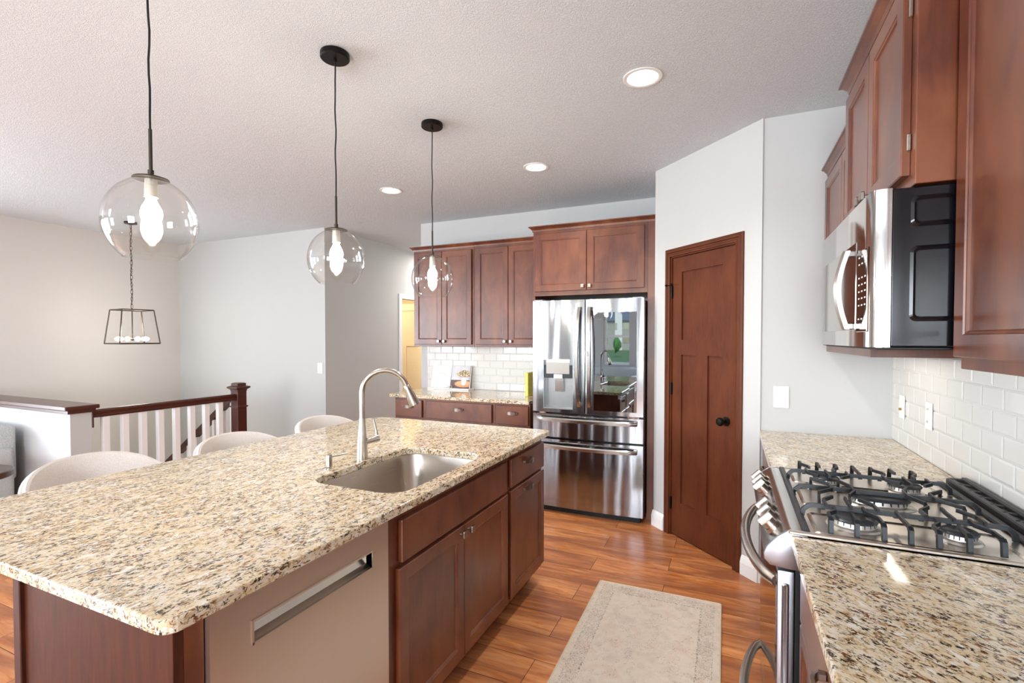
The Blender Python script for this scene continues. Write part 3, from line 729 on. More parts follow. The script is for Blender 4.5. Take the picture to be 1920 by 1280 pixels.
# cookbook
t = thing('cookbook', 'open cookbook with a dessert photo page, propped on a stand on the back counter', 'book', (-2.765, 4.56, .932))
def pageq(x0, x1, m, name, zz=0.):
    b = nb(); tl = .055; h = .235; n_ = 8; rings = []
    fr = []
    for i in range(n_+1):
        u = i/n_; x = x0+(x1-x0)*u; sag = .010*math.sin(PI*u); fr.append((x, sag))
    vs0 = [b.verts.new((x, -.0-s-.004, 0)) for x, s in fr]; vs1 = [b.verts.new((x, tl-s-.004, h)) for x, s in fr]
    vb0 = [b.verts.new((x, .008, 0)) for x, s in fr]; vb1 = [b.verts.new((x, tl+.008, h)) for x, s in fr]
    for i in range(n_):
        b.faces.new((vs0[i], vs0[i+1], vs1[i+1], vs1[i])); b.faces.new((vb0[i+1], vb0[i], vb1[i], vb1[i+1])); b.faces.new((vs1[i], vs1[i+1], vb1[i+1], vb1[i])); b.faces.new((vs0[i+1], vs0[i], vb0[i], vb0[i+1]))
    b.faces.new((vs0[0], vs1[0], vb1[0], vb0[0])); b.faces.new((vs0[-1], vb0[-1], vb1[-1], vs1[-1]))
    return obj(name, fix(b), m, t)
# text page: rows of fine grey lines
m = mat('text_page', '#f4f1ee', .7); n = N(m); v = n.coord(); sp = n.new('ShaderNodeSeparateXYZ'); n.link(v, sp.inputs[0])
zf = mth('FRACT', mth('MULTIPLY', sp.outputs[2], 95.)); row = mth('LESS_THAN', zf, .45)
nz = n.noise(v, 160, 2); wd = mth('GREATER_THAN', nz.outputs[0], .46)
mr = mth('MULTIPLY', mth('MULTIPLY', mth('GREATER_THAN', sp.outputs[2], .03), mth('LESS_THAN', sp.outputs[2], .205)), mth('MULTIPLY', mth('GREATER_THAN', sp.outputs[0], -.215), mth('LESS_THAN', sp.outputs[0], -.035)))
n.base(n.mix(mth('MULTIPLY', mth('MULTIPLY', mth('MULTIPLY', row, wd), mr), .45), '#f4f1ee', '#8a8684')); M['page_text'] = m
# photo page: grey backdrop, dark table, board and a stand of pastries
m = mat('photo_page', '#cfcdd0', .35); n = N(m); v = n.coord(); sp = n.new('ShaderNodeSeparateXYZ'); n.link(v, sp.inputs[0])
X, Z = sp.outputs[0], sp.outputs[2]
def ell(cx_, cz_, rx, rz):
    a = mth('DIVIDE', mth('SUBTRACT', X, cx_), rx); c_ = mth('DIVIDE', mth('SUBTRACT', Z, cz_), rz)
    return mth('LESS_THAN', mth('ADD', mth('MULTIPLY', a, a), mth('MULTIPLY', c_, c_)), 1.)
c = n.ramp(n.noise(v, 12, 2).outputs[0], [(.3, '#c4c4ca'), (.7, '#dedcdd')])
c = n.mix(mth('LESS_THAN', Z, .085), c, '#5a4440'); c = n.mix(ell(.165, .045, .11, .035), c, '#c98d5f'); c = n.mix(ell(.165, .052, .085, .022), c, '#dba678')
c = n.mix(ell(.165, .075, .028, .045), c, '#e6e9ee'); c = n.mix(ell(.165, .135, .075, .020), c, '#b99a78')
cr = n.ramp(n.noise(v, 70, 3).outputs[0], [(.42, '#5c4634'), (.5, '#c8b57c'), (.58, '#d9c9b0')]); c = n.mix(ell(.165, .155, .065, .035), c, cr); c = n.mix(ell(.09, .148, .022, .013), c, '#cbb877')
n.base(c); M['page_photo'] = m
pageq(-.243, -.003, M['page_text'], 'text_page'); pageq(.003, .225, M['page_photo'], 'photo_page')
obj('cover', fix(loft(nb(), [[(-.25, .0085, -.002), (.235, .0085, -.002), (.235, .0125, -.002), (-.25, .0125, -.002)], [(-.25, .0645, .240), (.235, .0645, .240), (.235, .0685, .240), (-.25, .0685, .240)]])), mat('book_cover', '#ebe6e0', .5), t)
t = thing('cookbook_stand', 'white marble cookbook stand with a small scrolled wire clip in front', 'book stand', (-2.765, 4.56, .914))
b = nb(); box(b, -.255, .255, -.055, .075, 0, .0165, bev=.003); obj('base', b, mat('white_marble', '#e9e8e6', .2), t)
b = nb(); loft(b, [[(-.12, .034, .0165), (.12, .034, .0165), (.12, .046, .0165), (-.12, .046, .0165)], [(-.12, .088, .235), (.12, .088, .235), (.12, .096, .235), (-.12, .096, .235)]]); obj('backrest', fix(b), mat('white_marble_back', '#e4e3e1', .2), t)
b = nb()
for cx_, rr in ((-.020, .022), (.030, .022), (.005, .014)):
    tube(b, [(cx_+rr*math.cos(2*PI*k/16), -.050, .028+rr*.8*math.sin(2*PI*k/16)+.004) for k in range(17)], .0022, 6)
tube(b, [(-.03, -.050, .018), (.04, -.050, .045)], .002, 6)
obj('scroll_clip', fix(b), M['pewter'], t)
t = obj('recipe_binder', bx(-1.782, -1.752, 4.30, 4.50, .914, 1.135, bev=.003), mat('yellow_card', '#dcd96a', .6)); tag(t, 'thin yellow binder standing on the back counter against the refrigerator', 'binder')

# ================================================================== RIGHT SIDE
t = thing('base_cabinet', 'dark wood base cabinet in the corner between the range and the pantry wall', 'cabinet', (.195, 3.262, 0), -PI/2)
cab_body(t, .945, .60, 0, .884, M['cab'], toe=.10); dd = obj('drawer', flatfront(.03, .91, .70, .86), M['cab'], t); add_pull(dd, .47, .79)
for a, c, k in ((.03, .468, .438), (.472, .91, .502)): q = obj('door', shaker(a, c, .128, .684), M['cab'], t); add_knob(q, k, .655)
t = thing('base_cabinet', 'dark wood drawer base cabinet nearest the camera under the right-hand counter', 'cabinet', (.195, 1.538, 0), -PI/2)
cab_body(t, 1.9, .60, 0, .884, M['cab'], toe=.10)
for i in range(2):
    x0 = .03+.94*i
    for z0, z1 in ((.70, .86), (.42, .69), (.128, .41)):
        q = obj('drawer', shaker(x0, x0+.90, z0, z1, rail=.045) if z0 < .6 else flatfront(x0, x0+.90, z0, z1), M['cab'], t); add_pull(q, x0+.45, (z0+z1)/2+.02)
o = obj('corner_countertop', slab([(.157, 2.314), (.803, 2.314), (.803, 3.262), (.157, 3.262)], [], .884, .914), M['granite_right']); tag(o, 'granite countertop beyond the range, in the corner by the light switch', 'countertop')
o = obj('range_side_countertop', slab([(.157, -.40), (.803, -.40), (.803, 1.5445), (.157, 1.5445)], [], .884, .914), M['granite_right']); tag(o, 'granite countertop in the foreground on the near side of the range', 'countertop')

# ---- range (world-aligned locals, origin at floor under its front left)
t = thing('gas_range', 'stainless steel slide-in gas range with black iron grates and six front knobs', 'range', (0, 1.926, 0))
HY = .378
obj('chassis', bx(.195, .765, -HY, HY, .04, .888), mat('range_side_steel', '#8f9296', .35, metal=.9), t)
obj('front_recess', bx(.168, .195, -HY+.004, HY-.004, .06, .83), M['black'], t)
# control panel: rounded sloping profile
prof = [(.196, .888), (.196, .921), (.176, .924), (.160, .925), (.148, .921), (.124, .903), (.098, .870), (.090, .850), (.092, .834), (.106, .820), (.150, .815), (.196, .815)]
b = nb(); prism_y(b, prof, -HY+.012, HY-.012); cp = obj('control_panel', fix(b), M['steel'], t, True)
for sg in (-1, 1):
    b = nb(); ctr = (.150, .868); rings = []
    for k_, yy in ((1., HY-.012), (1.03, HY-.009), (1.0, HY-.002), (.93, HY)): rings.append([(ctr[0]+(x-ctr[0])*k_, sg*yy, ctr[1]+(z-ctr[1])*k_) for x, z in prof])
    loft(b, rings); ec = obj('end_cap', fix(b), M['endcap'], cp, True)
M['knob'] = mat('knob_chrome', '#bdb4ab', .2, metal=1.)
sl = Vector((.098-.148, 0, .870-.921)).normalized(); nrm = Vector((sl.z, 0, -sl.x)).normalized()
if nrm.x > 0: nrm = -nrm
mid = Vector((.122, 0, .897))
def knob_at(y):
    b = nb(); c0 = mid+Vector((0, y, 0))
    tube(b, [c0-nrm*.001, c0+nrm*.012, c0+nrm*.0121, c0+nrm*.028], .02, 24, [.027, .0255, .021, .0195])
    # grip bar across the knob
    s = Vector((0, 1, 0)); a = sl
    tip = c0+nrm*.027; rings = []
    for h_, wv, ll in ((0, .0075, .021), (.016, .0065, .020), (.019, .0045, .018)):
        rings.append([tuple(tip+nrm*h_+s*wv*i+a*ll*j) for i, j in ((-1, -1), (1, -1), (1, 1), (-1, 1))])
    loft(b, rings); return obj('knob', fix(b), M['knob'], cp, True)
for y in (-.290, -.215, -.140, .085, .155, .225): knob_at(y)
c0 = mid+Vector((0, -.025, 0)); b = nb(); rings = [[tuple(c0+nrm*h_+Vector((0, i*.055, 0))+sl*j*.022) for i, j in ((-1, -1), (1, -1), (1, 1), (-1, 1))] for h_ in (-.001, .0015)]
loft(b, rings); dsp = obj('display', fix(b), M['black_gloss'], cp)
# cooktop pan
b = nb(); box(b, .176, .795, -HY-.001, HY+.001, .9145, .9195, bev=.0015); 
box(b, .150, .70, -HY-.004, -HY+.010, .915, .926, bev=.003); box(b, .180, .70, HY-.010, HY+.004, .915, .926, bev=.003)
obj('cooktop', b, mat('cooktop_steel', '#e6ded4', .30, metal=1.), t)
obj('front_rail', bx(.186, .203, -HY+.008, HY-.008, .919, .929, bev=.002), M['iron_vent'], t)
# raised wells round the burners
b = nb()
for x0, x1, y0, y1 in ((.215, .665, -.362, -.175), (.215, .665, -.105, .105), (.215, .665, .175, .362)):
    outer = rrect(x0, x1, y0, y1, .02, 4); inner = rrect(x0+.006, x1-.006, y0+.006, y1-.006, .016, 4); in2 = rrect(x0+.012, x1-.012, y0+.012, y1-.012, .012, 4)
    vs = [[b.verts.new((x, y, z)) for x, y in rg] for rg, z in ((outer, .9195), (inner, .9235), (in2, .9198))]
    for a, c in zip(vs, vs[1:]):
        for i in range(len(a)): j = (i+1) % len(a); b.faces.new((a[i], a[j], c[j], c[i]))
obj('burner_wells', fix(b), mat('cooktop_steel_well', '#e9e0d4', .25, metal=1.), t, True)
M['burner_base'] = mat('burner_base', '#d5d0c9', .35, metal=.9); M['burner_cap'] = mat('burner_cap', '#34363a', .35, spec=.5)
for x, y, r, oval in ((.325, -.250, .052, 0), (.560, -.255, .034, 0), (.325, .200, .036, 0), (.560, .200, .042, 0), (.440, -.012, .036, 1)):
    b = nb(); lathe(b, [(r+.016, .9198), (r+.012, .925), (r+.002, .927), (r, .940)], (0, 0, 0), 32)
    bmesh.ops.scale(b, vec=(1.9 if oval else 1, 1, 1), verts=b.verts); bmesh.ops.translate(b, vec=(x, y, 0), verts=b.verts)
    bn = obj('burner', fix(b), M['burner_base'], t, True)
    b = nb(); lathe(b, [(r+.006, .940), (r+.007, .944), (r+.002, .948), (r*.5, .949)], (0, 0, 0), 32, True, True)
    for k in range(20):
        a = 2*PI*k/20; tube(b, [((r+.001)*math.cos(a), (r+.001)*math.sin(a), .929), ((r+.001)*math.cos(a), (r+.001)*math.sin(a), .941)], .0014, 4)
    bmesh.ops.scale(b, vec=(1.9 if oval else 1, 1, 1), verts=b.verts); bmesh.ops.translate(b, vec=(x, y, 0), verts=b.verts)
    obj('burner_cap', fix(b), M['burner_cap'], bn, True)
# grates
ZG = .962; ZB = .9215
def bar(b, pts, w=.010, h=.014): 
    for p, q in zip(pts, pts[1:]):
        pass
    P_ = [Vector(p) for p in pts]; rings = []
    for i, p in enumerate(P_):
        if i == 0: d = P_[1]-p
        elif i == len(P_)-1: d = p-P_[-2]
        else: d = (P_[i+1]-p).normalized()+(p-P_[i-1]).normalized()
        d.normalize(); side = d.cross(Vector((0, 0, 1)))
        if side.length < .25: side = bar.side.copy()
        side.normalize(); bar.side = side; up = side.cross(d).normalized()
        k = 1.
        if 0 < i < len(P_)-1:
            k = 1/max(.6, (P_[i+1]-p).normalized().dot(d))
        rings.append([tuple(p+side*a*w/2+up*c*h/2*k) for a, c in ((-1, -1), (1, -1), (.8, 1), (-.8, 1))])
    loft(b, rings)
bar.side = Vector((1, 0, 0))
def spine(b, y, x0=.202, x1=.690):
    bar(b, [(x0, y, ZB), (x0+.002, y, ZG-.022), (x0+.016, y, ZG-.008), (x0+.03, y, ZG-.006), (x1-.03, y, ZG-.006), (x1-.016, y, ZG-.008), (x1-.002, y, ZG-.022), (x1, y, ZB)], .011, .012)
YS_ = [0]
def finger(b, x, y0, y1, drop=True, dx=0.):
    """from the inner end y0 to the outer edge y1, dropping to the pan"""
    pts = [(x+dx, y0, ZG+.002), (x+dx, y0+(y1-y0)*.25, ZG), (x, y0+(y1-y0)*.55, ZG), (x, y1-.012*math.copysign(1, y1-y0), ZG)]
    if drop: pts += [(x, y1-.004*math.copysign(1, y1-y0), ZG-.006), (x, y1, ZB)]
    else: pts += [(x, y1, ZG+.010)]
    bar(b, pts[:4], .008, .010); bar(b, pts[3:], .013, .010); bar(b, [(x, y0+(y1-y0)*.02 if 0 else YS_[0], ZG-.008), (x, YS_[0], ZG-.016)], .012, .010)
for sgn, nm in ((-1, 'near'), (1, 'far')):
    b = nb(); ys = .213*sgn; yo = .350*sgn; YS_[0] = ys; spine(b, ys)
    for i, x in enumerate((.255, .315, .375, .432, .490, .550, .615)):
        if i == 3: finger(b, x, ys, yo); continue
        if i in (0, 2, 4, 6): 
            cxb = .325 if i < 3 else .560
            s_ = math.copysign(1, cxb-x); finger(b, x, ys+.030*sgn if i in (0, 4) else ys+.002*sgn, yo, dx=s_*.022)
        else: finger(b, x, ys+.062*sgn, yo)
    # inward fingers towards the middle grate
    for x, dx in ((.262, .03), (.325, 0), (.390, -.03), (.500, .03), (.560, 0), (.625, -.03)):
        bar(b, [(x, ys+.01*sgn, ZG+.001), (x, ys-.045*sgn, ZG), (x+dx, ys-.085*sgn, ZG+.002)], .008, .010)
    obj('grate', fix(b), M['iron'], t)
b = nb(); spine(b, .0)
for x in (.262, .345, .535, .625):
    bar(b, [(x, -.100, ZB), (x, -.094, ZG-.006), (x, -.085, ZG), (x+(.44-x)*.25, -.030, ZG), (x+(.44-x)*.25, .030, ZG), (x, .085, ZG), (x, .094, ZG-.006), (x, .100, ZB)], .008, .010)
obj('grate', fix(b), M['iron'], t)
# rear vent
b = nb(); y0, y1 = -HY+.002, HY-.002; x0, x1 = .728, .792; zt = .948
slots = [(.335-.075*k-(.0 if k == 0 else .0)) for k in range(10)]
box(b, x0, x0+.023, y0, y1, .920, zt-.004, bev=.004); box(b, x1-.022, x1, y0, y1, .920, zt+.003, bev=.005)
yc = y1
segs = []
yy_ = y1-.012
while yy_ > y0+.03: segs.append(yy_); yy_ -= .076
box(b, x0+.008, x1-.012, y1-.02, y1, .920, zt-.002, bev=.003); box(b, x0+.008, x1-.012, y0, y0+.02, .920, zt-.002, bev=.003)
for s_ in segs[1:]: box(b, x0+.008, x1-.012, s_-.005, s_+.005, .925, zt-.004, bev=.001)
vt = obj('rear_vent', b, M['iron_vent'], t); obj('vent_shadow_box', bx(x0+.012, x1-.02, y0+.01, y1-.01, .920, .938), M['black'], vt)
obj('rear_rail', bx(.700, .722, -HY+.006, HY-.006, .9198, .930, bev=.003), M['iron_vent'], t)
# oven door: side skin with an embossed slot, glossy front
b = nb(); box(b, .124, .166, -HY+.002, HY-.002, .235, .808, bev=.004, seg=2); dr = obj('oven_door', b, mat('door_edge_steel', '#c6cad2', .36, metal=1.), t, True)
obj('door_glass', bx(.1205, .124, -HY+.004, HY-.004, .24, .80), mat('glossy_black_steel', '#a8a4a1', .06, metal=1.), dr)
b = nb(); yside = -HY+.002
lo = rrect(.135, .154, .30, .775, .008, 4); li = rrect(.1385, .1505, .305, .770, .006, 4); l2 = rrect(.141, .148, .309, .766, .0035, 4)
vs = [[b.verts.new((x, y_, z)) for x, z in rg] for rg, y_ in ((lo, yside-.0003), (li, yside-.0035), (l2, yside-.0006))]
for a, c in zip(vs, vs[1:]):
    for i in range(len(a)): j = (i+1) % len(a); b.faces.new((a[i], a[j], c[j], c[i]))
b.faces.new(vs[2]); obj('edge_emboss', fix(b), mat('door_edge_steel_emboss', '#b6bac2', .3, metal=1.), dr, True)
def bow_handle(z, xo, parent, xs=.122):
    b = nb(); pts = []
    for i in range(25):
        u = i/24; y = -HY+.03+(2*HY-.06)*u; x = xs+.002-(xs-xo)*math.sin(PI*u)**.62; pts.append((x, y, z))
    tube(b, pts, .016, 14, sx=1.0); return obj('handle', fix(b), M['handle'], parent, True)
bow_handle(.765, .050, dr)
b = nb(); box(b, .124, .166, -HY+.002, HY-.002, .065, .225, bev=.004, seg=2); wd_ = obj('warming_drawer', b, M['steel'], t, True); bow_handle(.185, .050, wd_)
obj('toe_panel', bx(.20, .22, -HY+.01, HY-.01, 0, .06), M['black'], t)

# ---- microwave
t = thing('microwave', 'stainless over-the-range microwave with a bowed chrome handle and black ribbed side', 'microwave', (0, 1.926, 0))
z0, z1 = 1.436, 1.838
b = nb(); box(b, .372, .805, -.380, .380, z0, z1, bev=.003); cs = obj('case', b, M['black_gloss'], t)
def emboss(x0, x1, za, zb):
    b = nb(); y = -.3803
    R = [rrect(x0, x1, za, zb, .015, 5), rrect(x0+.006, x1-.006, za+.006, zb-.006, .012, 5), rrect(x0+.012, x1-.012, za+.012, zb-.012, .009, 5)]
    vs = [[b.verts.new((x, yy, z)) for x, z in rg] for rg, yy in zip(R, (y, y-.005, y-.001))]
    for a, c in zip(vs, vs[1:]):
        for i in range(len(a)): j = (i+1) % len(a); b.faces.new((a[i], a[j], c[j], c[i]))
    b.faces.new(vs[2]); return obj('side_rib', fix(b), M['black_gloss'], cs)
emboss(.410, .60, 1.738, 1.815); emboss(.410, .60, 1.500, 1.690)
# front: stainless wrap with softly curved edge
prof = [(.372, -.380), (.352, -.380), (.338, -.376), (.331, -.362), (.329, -.30), (.329, .36), (.334, .380), (.372, .380)]
b = nb(); prism_z(b, prof, z0-.002, z1+.002); fr = obj('door', fix(b), steel('mw_stainless', '#cfccc8', .10, 'y', .12, .03), t, True)
b = nb(); box(b, .3265, .331, -.222, .335, 1.482, 1.735, bev=.002); obj('window', b, M['mw_glass'], fr)
b = nb(); box(b, .3265, .331, -.352, -.232, 1.475, 1.70, bev=.002); kp = obj('keypad', b, mat('keypad_mirror', '#5c4a42', .08, metal=1.), fr)
b = nb()
for i in range(11):
    for j in range(3):
        if i in (2, 8): continue
        box(b, .3258, .3268, -.338+.034*j, -.326+.034*j, 1.490+.019*i, 1.494+.019*i)
obj('key_legends', b, M['display'], kp)
b = nb(); rings = []
for i in range(17):
    u = i/16; z = 1.484+(1.712-1.484)*u; x = .306-.022*math.sin(PI*u); 
    rings.append([(x-.010, -.212, z), (x-.004, -.219, z), (x+.008, -.219, z), (x+.010, -.200, z), (x+.002, -.192, z), (x-.008, -.194, z)])
loft(b, rings); hd = obj('handle', fix(b), mat('mw_handle', '#b4aea8', .22, metal=1.), fr, True)
b = nb(); box(b, .300, .330, -.212, -.192, 1.484, 1.502, bev=.003); box(b, .300, .330, -.212, -.192, 1.694, 1.712, bev=.003); obj('handle_mount', b, M['chrome'], hd)
b = nb(); box(b, .345, .80, -.372, .376, z0-.008, z0-.001, bev=.002); obj('bottom_plate', b, M['black'], t)

# ---- right wall cabinets (fronts face -x): local x runs towards the camera
def rupper(name, label, ytop, w, xf, z0, z1, doors, m='cab', rail=.06, cr=(False, False), crh=.045):
    """ytop = far end y; xf = face-frame x"""
    t = thing(name, label, 'cabinet', (xf, ytop, 0), -PI/2); d = .804-xf
    b = nb(); box(b, 0, w, 0, d, z0, z1, bev=.0015); obj('body', b, M[m], t)
    for a, c, kx, za, zb in doors:
        dd = obj('door', shaker(a, c, za, zb, rail=rail), M[m], t)
        if kx is not None: add_knob(dd, kx, za+.032)
    crown(t, 0, w, -.0005, z1-.002, M[m], cr, d, h=crh); return t
t = rupper('upper_cabinet', 'dark wood wall cabinet in the far corner beyond the microwave', 3.262, .952, .492, 1.385, 2.367, [(.02, .470, .44, 1.42, 2.337), (.474, .93, .504, 1.42, 2.337)])
t = rupper('microwave_cabinet', 'tall-set dark wood two-door cabinet directly above the microwave', 2.307, .762, .4175, 1.845, 2.412, [(.020, .372, .340, 1.878, 2.378), (.376, .722, .408, 1.878, 2.378)], cr=(True, True))
# hinges of the near door
for z in (1.96, 2.30): obj('hinge', bx(.7215, .732, -.010, -.001, z-.022, z+.022, bev=.002), M['nickel'], t)
t = rupper('upper_cabinet', 'dark wood wall cabinet nearest the camera at the right edge of the picture', 1.5395, 1.45, .512, 1.383, 2.367, [(.012, .46, .43, 1.412, 2.337), (.464, .95, .50, 1.412, 2.337), (.954, 1.43, 1.4, 1.412, 2.337)])

# ================================================================== SWITCHES AND OUTLETS
def plate(name, label, cat, loc, rotz, kind, h=.118, w=.073):
    t = thing(name, label, cat, loc, rotz)
    obj('cover_plate', bx(-w/2, w/2, -.006, 0, -h/2, h/2, bev=.002), M['white'], t)
    if kind == 'switch': obj('toggle', bx(-.005, .005, -.018, -.005, -.004, .014, bev=.002), M['white'], t)
    elif kind == 'outlet':
        for z in (-.028, .028):
            o = obj('socket', bx(-.015, .015, -.0075, -.0055, z-.017, z+.017, bev=.002), M['white'], t)
            b = nb(); box(b, -.008, -.006, -.0082, -.0074, z-.002, z+.008); box(b, .006, .008, -.0082, -.0074, z-.002, z+.008); obj('slots', b, M['gap'], o)
    else:
        b = nb(); cyl(b, .006, -.016, -.005, (0, 0, -.012), 12, 'y'); obj('jack', b, mat('brass', '#b98e4a', .3, metal=1.), t)
    return t
plate('light_switch', 'white toggle light switch plate on the wall above the corner counter', 'switch', (.270, 3.265, 1.116), 0, 'switch', .125, .08)
plate('cable_outlet', 'white wall plate with a small brass jack on the tiles, far one', 'outlet', (.7965, 3.075, 1.112), -PI/2, 'jack')
plate('power_outlet', 'white power outlet on the tiles, nearer than the brass jack plate', 'outlet', (.7965, 2.705, 1.118), -PI/2, 'outlet')
plate('light_switch', 'small white wall switch on the far bright wall at the hallway corner', 'switch', (-4.40, 4.344, 1.114), 0, 'switch', .12, .075)

# ================================================================== PENDANTS AND DOWNLIGHTS
def pendant(y, label):
    t = thing('globe_pendant_light', label, 'pendant light', (-1.65, y, ZC), 0, 'globe pendants over the island')
    b = nb(); lathe(b, [(.062, -.001), (.064, -.006), (.064, -.024), (.060, -.028), (.001, -.028)], seg=36, cap0=True); cyl(b, .008, -.040, -.026, seg=14); obj('canopy', fix(b), M['black_metal'], t, True)
    zt = 1.955-ZC; cz = 1.818-ZC
    b = nb(); pts = [(.0+.002*math.sin(k*1.1), .0015*math.cos(k*1.7), -.035+(zt+.145+.035)*k/14) for k in range(15)]; pts[-1] = (0, 0, zt+.145); tube(b, pts, .0032, 8); obj('cord', fix(b), M['black'], t, True)
    b = nb(); cyl(b, .0052, zt+.02, zt+.150, seg=14); cyl(b, .0085, zt+.004, zt+.024, seg=14); obj('rod', fix(b), M['bronze'], t, True)
    b = nb(); lathe(b, [(.001, zt+.006), (.030, zt+.004), (.048, zt-.002), (.049, zt-.005), (.001, zt-.005)], seg=36); obj('shade_cap', fix(b), M['bronze'], t, True)
    b = nb(); lathe(b, [(.0165, zt-.004), (.018, zt-.050), (.0185, zt-.060), (.001, zt-.060)], seg=24); obj('socket', fix(b), mat('socket_metal', '#c9c4bb', .35, metal=.5), t, True)
    # glass globe, open at the bottom
    R = .126; prof = []
    for k in range(28):
        a = math.radians(21+(180-21-37)*k/27); prof.append((R*math.sin(a), cz+R*1.09*math.cos(a)))
    prof2 = [(r-.0022, z) for r, z in reversed(prof)]
    b = nb(); lathe(b, prof+[(prof[-1][0]-.001, prof[-1][1]-.0015)]+prof2, seg=64); obj('glass_globe', fix(b), M['glass'], t, True)
    b = nb(); zb = zt-.058; lathe(b, [(.012, zb), (.0135, zb-.008), (.017, zb-.018), (.023, zb-.029), (.0275, zb-.040), (.0295, zb-.052), (.0285, zb-.063), (.025, zb-.073), (.019, zb-.083), (.0145, zb-.092), (.012, zb-.101), (.007, zb-.108), (.001, zb-.110)], seg=32); obj('bulb', fix(b), M['bulb'], t, True)
    l = bpy.data.lights.new('pendant_glow', 'POINT'); l.energy = 11; l.color = (1., .93, .82); l.shadow_soft_size = .03
    o = bpy.data.objects.new('pendant_glow', l); COL.objects.link(o); o.location = (-1.65, y, 1.80)
pendant(.947, 'clear glass globe pendant nearest the camera, large at the left')
pendant(1.731, 'clear glass globe pendant in the middle of the row over the island')
pendant(2.521, 'clear glass globe pendant farthest away, in front of the upper cabinets')
def downlight(x, y, label, shown=True):
    t = thing('recessed_downlight', label, 'ceiling light', (x, y, ZC), 0, 'recessed ceiling lights')
    b = nb(); lathe(b, [(.095, -.0005), (.095, -.004), (.078, -.006), (.074, -.004), (.074, -.0005)], seg=36); obj('trim_ring', fix(b), M['white'], t, True)
    b = nb(); lathe(b, [(.074, -.003), (.001, -.003)], seg=36); obj('lens', b, M['led'], t)
def spot(x, y, p=55):
    l = bpy.data.lights.new('downlight_beam', 'SPOT'); l.energy = p; l.spot_size = 2.4; l.spot_blend = .9; l.color = (1., .97, .92); l.shadow_soft_size = .07
    o = bpy.data.objects.new('downlight_beam', l); COL.objects.link(o); o.location = (x, y, ZC-.02)
downlight(-.412, 2.508, 'glowing recessed ceiling light nearest the camera, above the rug aisle')
downlight(-1.353, 3.475, 'glowing recessed ceiling light in the middle of the three, before the refrigerator')
downlight(-2.718, 3.506, 'glowing recessed ceiling light farthest left, between two pendant cords')
for x, y, p in ((-.412, 2.508, 60), (-1.353, 3.475, 55), (-2.718, 3.506, 30)): spot(x, y, p)
# under-cabinet lamp beyond the microwave / back counter
area('under_cabinet_lamp', (.66, 2.75, 1.38), (0, 0, 0), .05, .5, .5, (1., .9, .76))
area('under_cabinet_lamp', (-2.4, 4.48, 1.374), (0, 0, 0), 1.1, .05, .12, (1., .95, .86))

# lantern
LX, LY = -6.076, 3.270
t = thing('lantern_pendant', 'open metal frame lantern with candle bulbs hanging on a chain over the stairwell', 'pendant light', (LX, LY, ZC), math.radians(-7))
b = nb(); lathe(b, [(.06, 0), (.06, -.02), (.02, -.03), (.001, -.03)], seg=24, cap0=True); obj('canopy', fix(b), M['black_metal'], t, True)
zt, zb = 1.775-ZC, 1.406-ZC
b = nb(); k = 0; z = -.03
while z > zt+.03:
    pts = [((.010*math.cos(a) if k % 2 else 0), (0 if k % 2 else .010*math.cos(a)), z-.020+.024*math.sin(a)) for a in [2*PI*i/12 for i in range(13)]]; tube(b, pts, .0022, 5); z -= .040; k += 1
obj('chain', fix(b), M['black_metal'], t)
b = nb(); tube(b, [(.022*math.sin((-.03-zz)*19), 0, zz) for zz in [-.03-(-.03-zt-.02)*i/40 for i in range(41)]], .0028, 6); obj('cord', fix(b), M['black'], t, True)
b = nb(); rt, rb = .150, .190
def sq(r, z, w=.007):
    for i in range(4):
        a = PI/2*i; c, s_ = math.cos(a), math.sin(a)
        p = (c*r-s_*r, s_*r+c*r, z); q = (-c*r-s_*r, -s_*r+c*r, z); tube(b, [p, q], w, 4)
sq(rt, zt); sq(rb, zb)
for sx_, sy_ in ((1, 1), (-1, 1), (-1, -1), (1, -1)): tube(b, [(sx_*rt, sy_*rt, zt), (sx_*rb, sy_*rb, zb)], .007, 4)
tube(b, [(-rt, -rt, zt), (rt, rt, zt)], .005, 4); tube(b, [(rt, -rt, zt), (-rt, rt, zt)], .005, 4)
obj('frame', fix(b), M['bronze'], t)
b = nb(); tube(b, [(0, 0, zt+.02), (0, 0, zb+.05)], .006, 8); lathe(b, [(.001, .0), (.02, -.008), (.02, -.02), (.001, -.03)], (0, 0, zb+.06), 12)
for a in (0, PI/2, PI, 3*PI/2): tube(b, [(0, 0, zb+.05), (.085*math.cos(a), .085*math.sin(a), zb+.05)], .006, 6)
obj('arms', fix(b), M['bronze'], t, True)
for a in (0, PI/2, PI, 3*PI/2):
    b = nb(); c, s_ = math.cos(a), math.sin(a); tube(b, [(r_*c, r_*s_, zb+.05) for r_ in (.085, .10, .125, .15, .165)], .01, 12, [.010, .020, .026, .018, .004]); obj('bulb', fix(b), M['bulb_lantern'], t, True)
l = bpy.data.lights.new('lantern_glow', 'POINT'); l.energy = 14; l.color = (1., .95, .88); l.shadow_soft_size = .1
o = bpy.data.objects.new('lantern_glow', l); COL.objects.link(o); o.location = (LX, LY, zb+ZC+.12)

# ================================================================== RUG
t = thing('aisle_rug', 'faded cream patterned rug with a worn dark border lying on the wood floor', 'rug', (-.362, 2.035, 0), math.radians(.6))
b = bx(-.33, .33, -.85, .85, .0005, .008, bev=.002); obj('pile', b, M['rug'], t)
b = nb()
for x0, x1, y0, y1 in ((-.337, -.328, -.855, .855), (.328, .337, -.855, .855), (-.33, .33, -.858, -.849), (-.33, .33, .849, .858)): box(b, x0, x1, y0, y1, .0005, .0095, bev=.003)
obj('binding', b, M['rug_edge'], t)

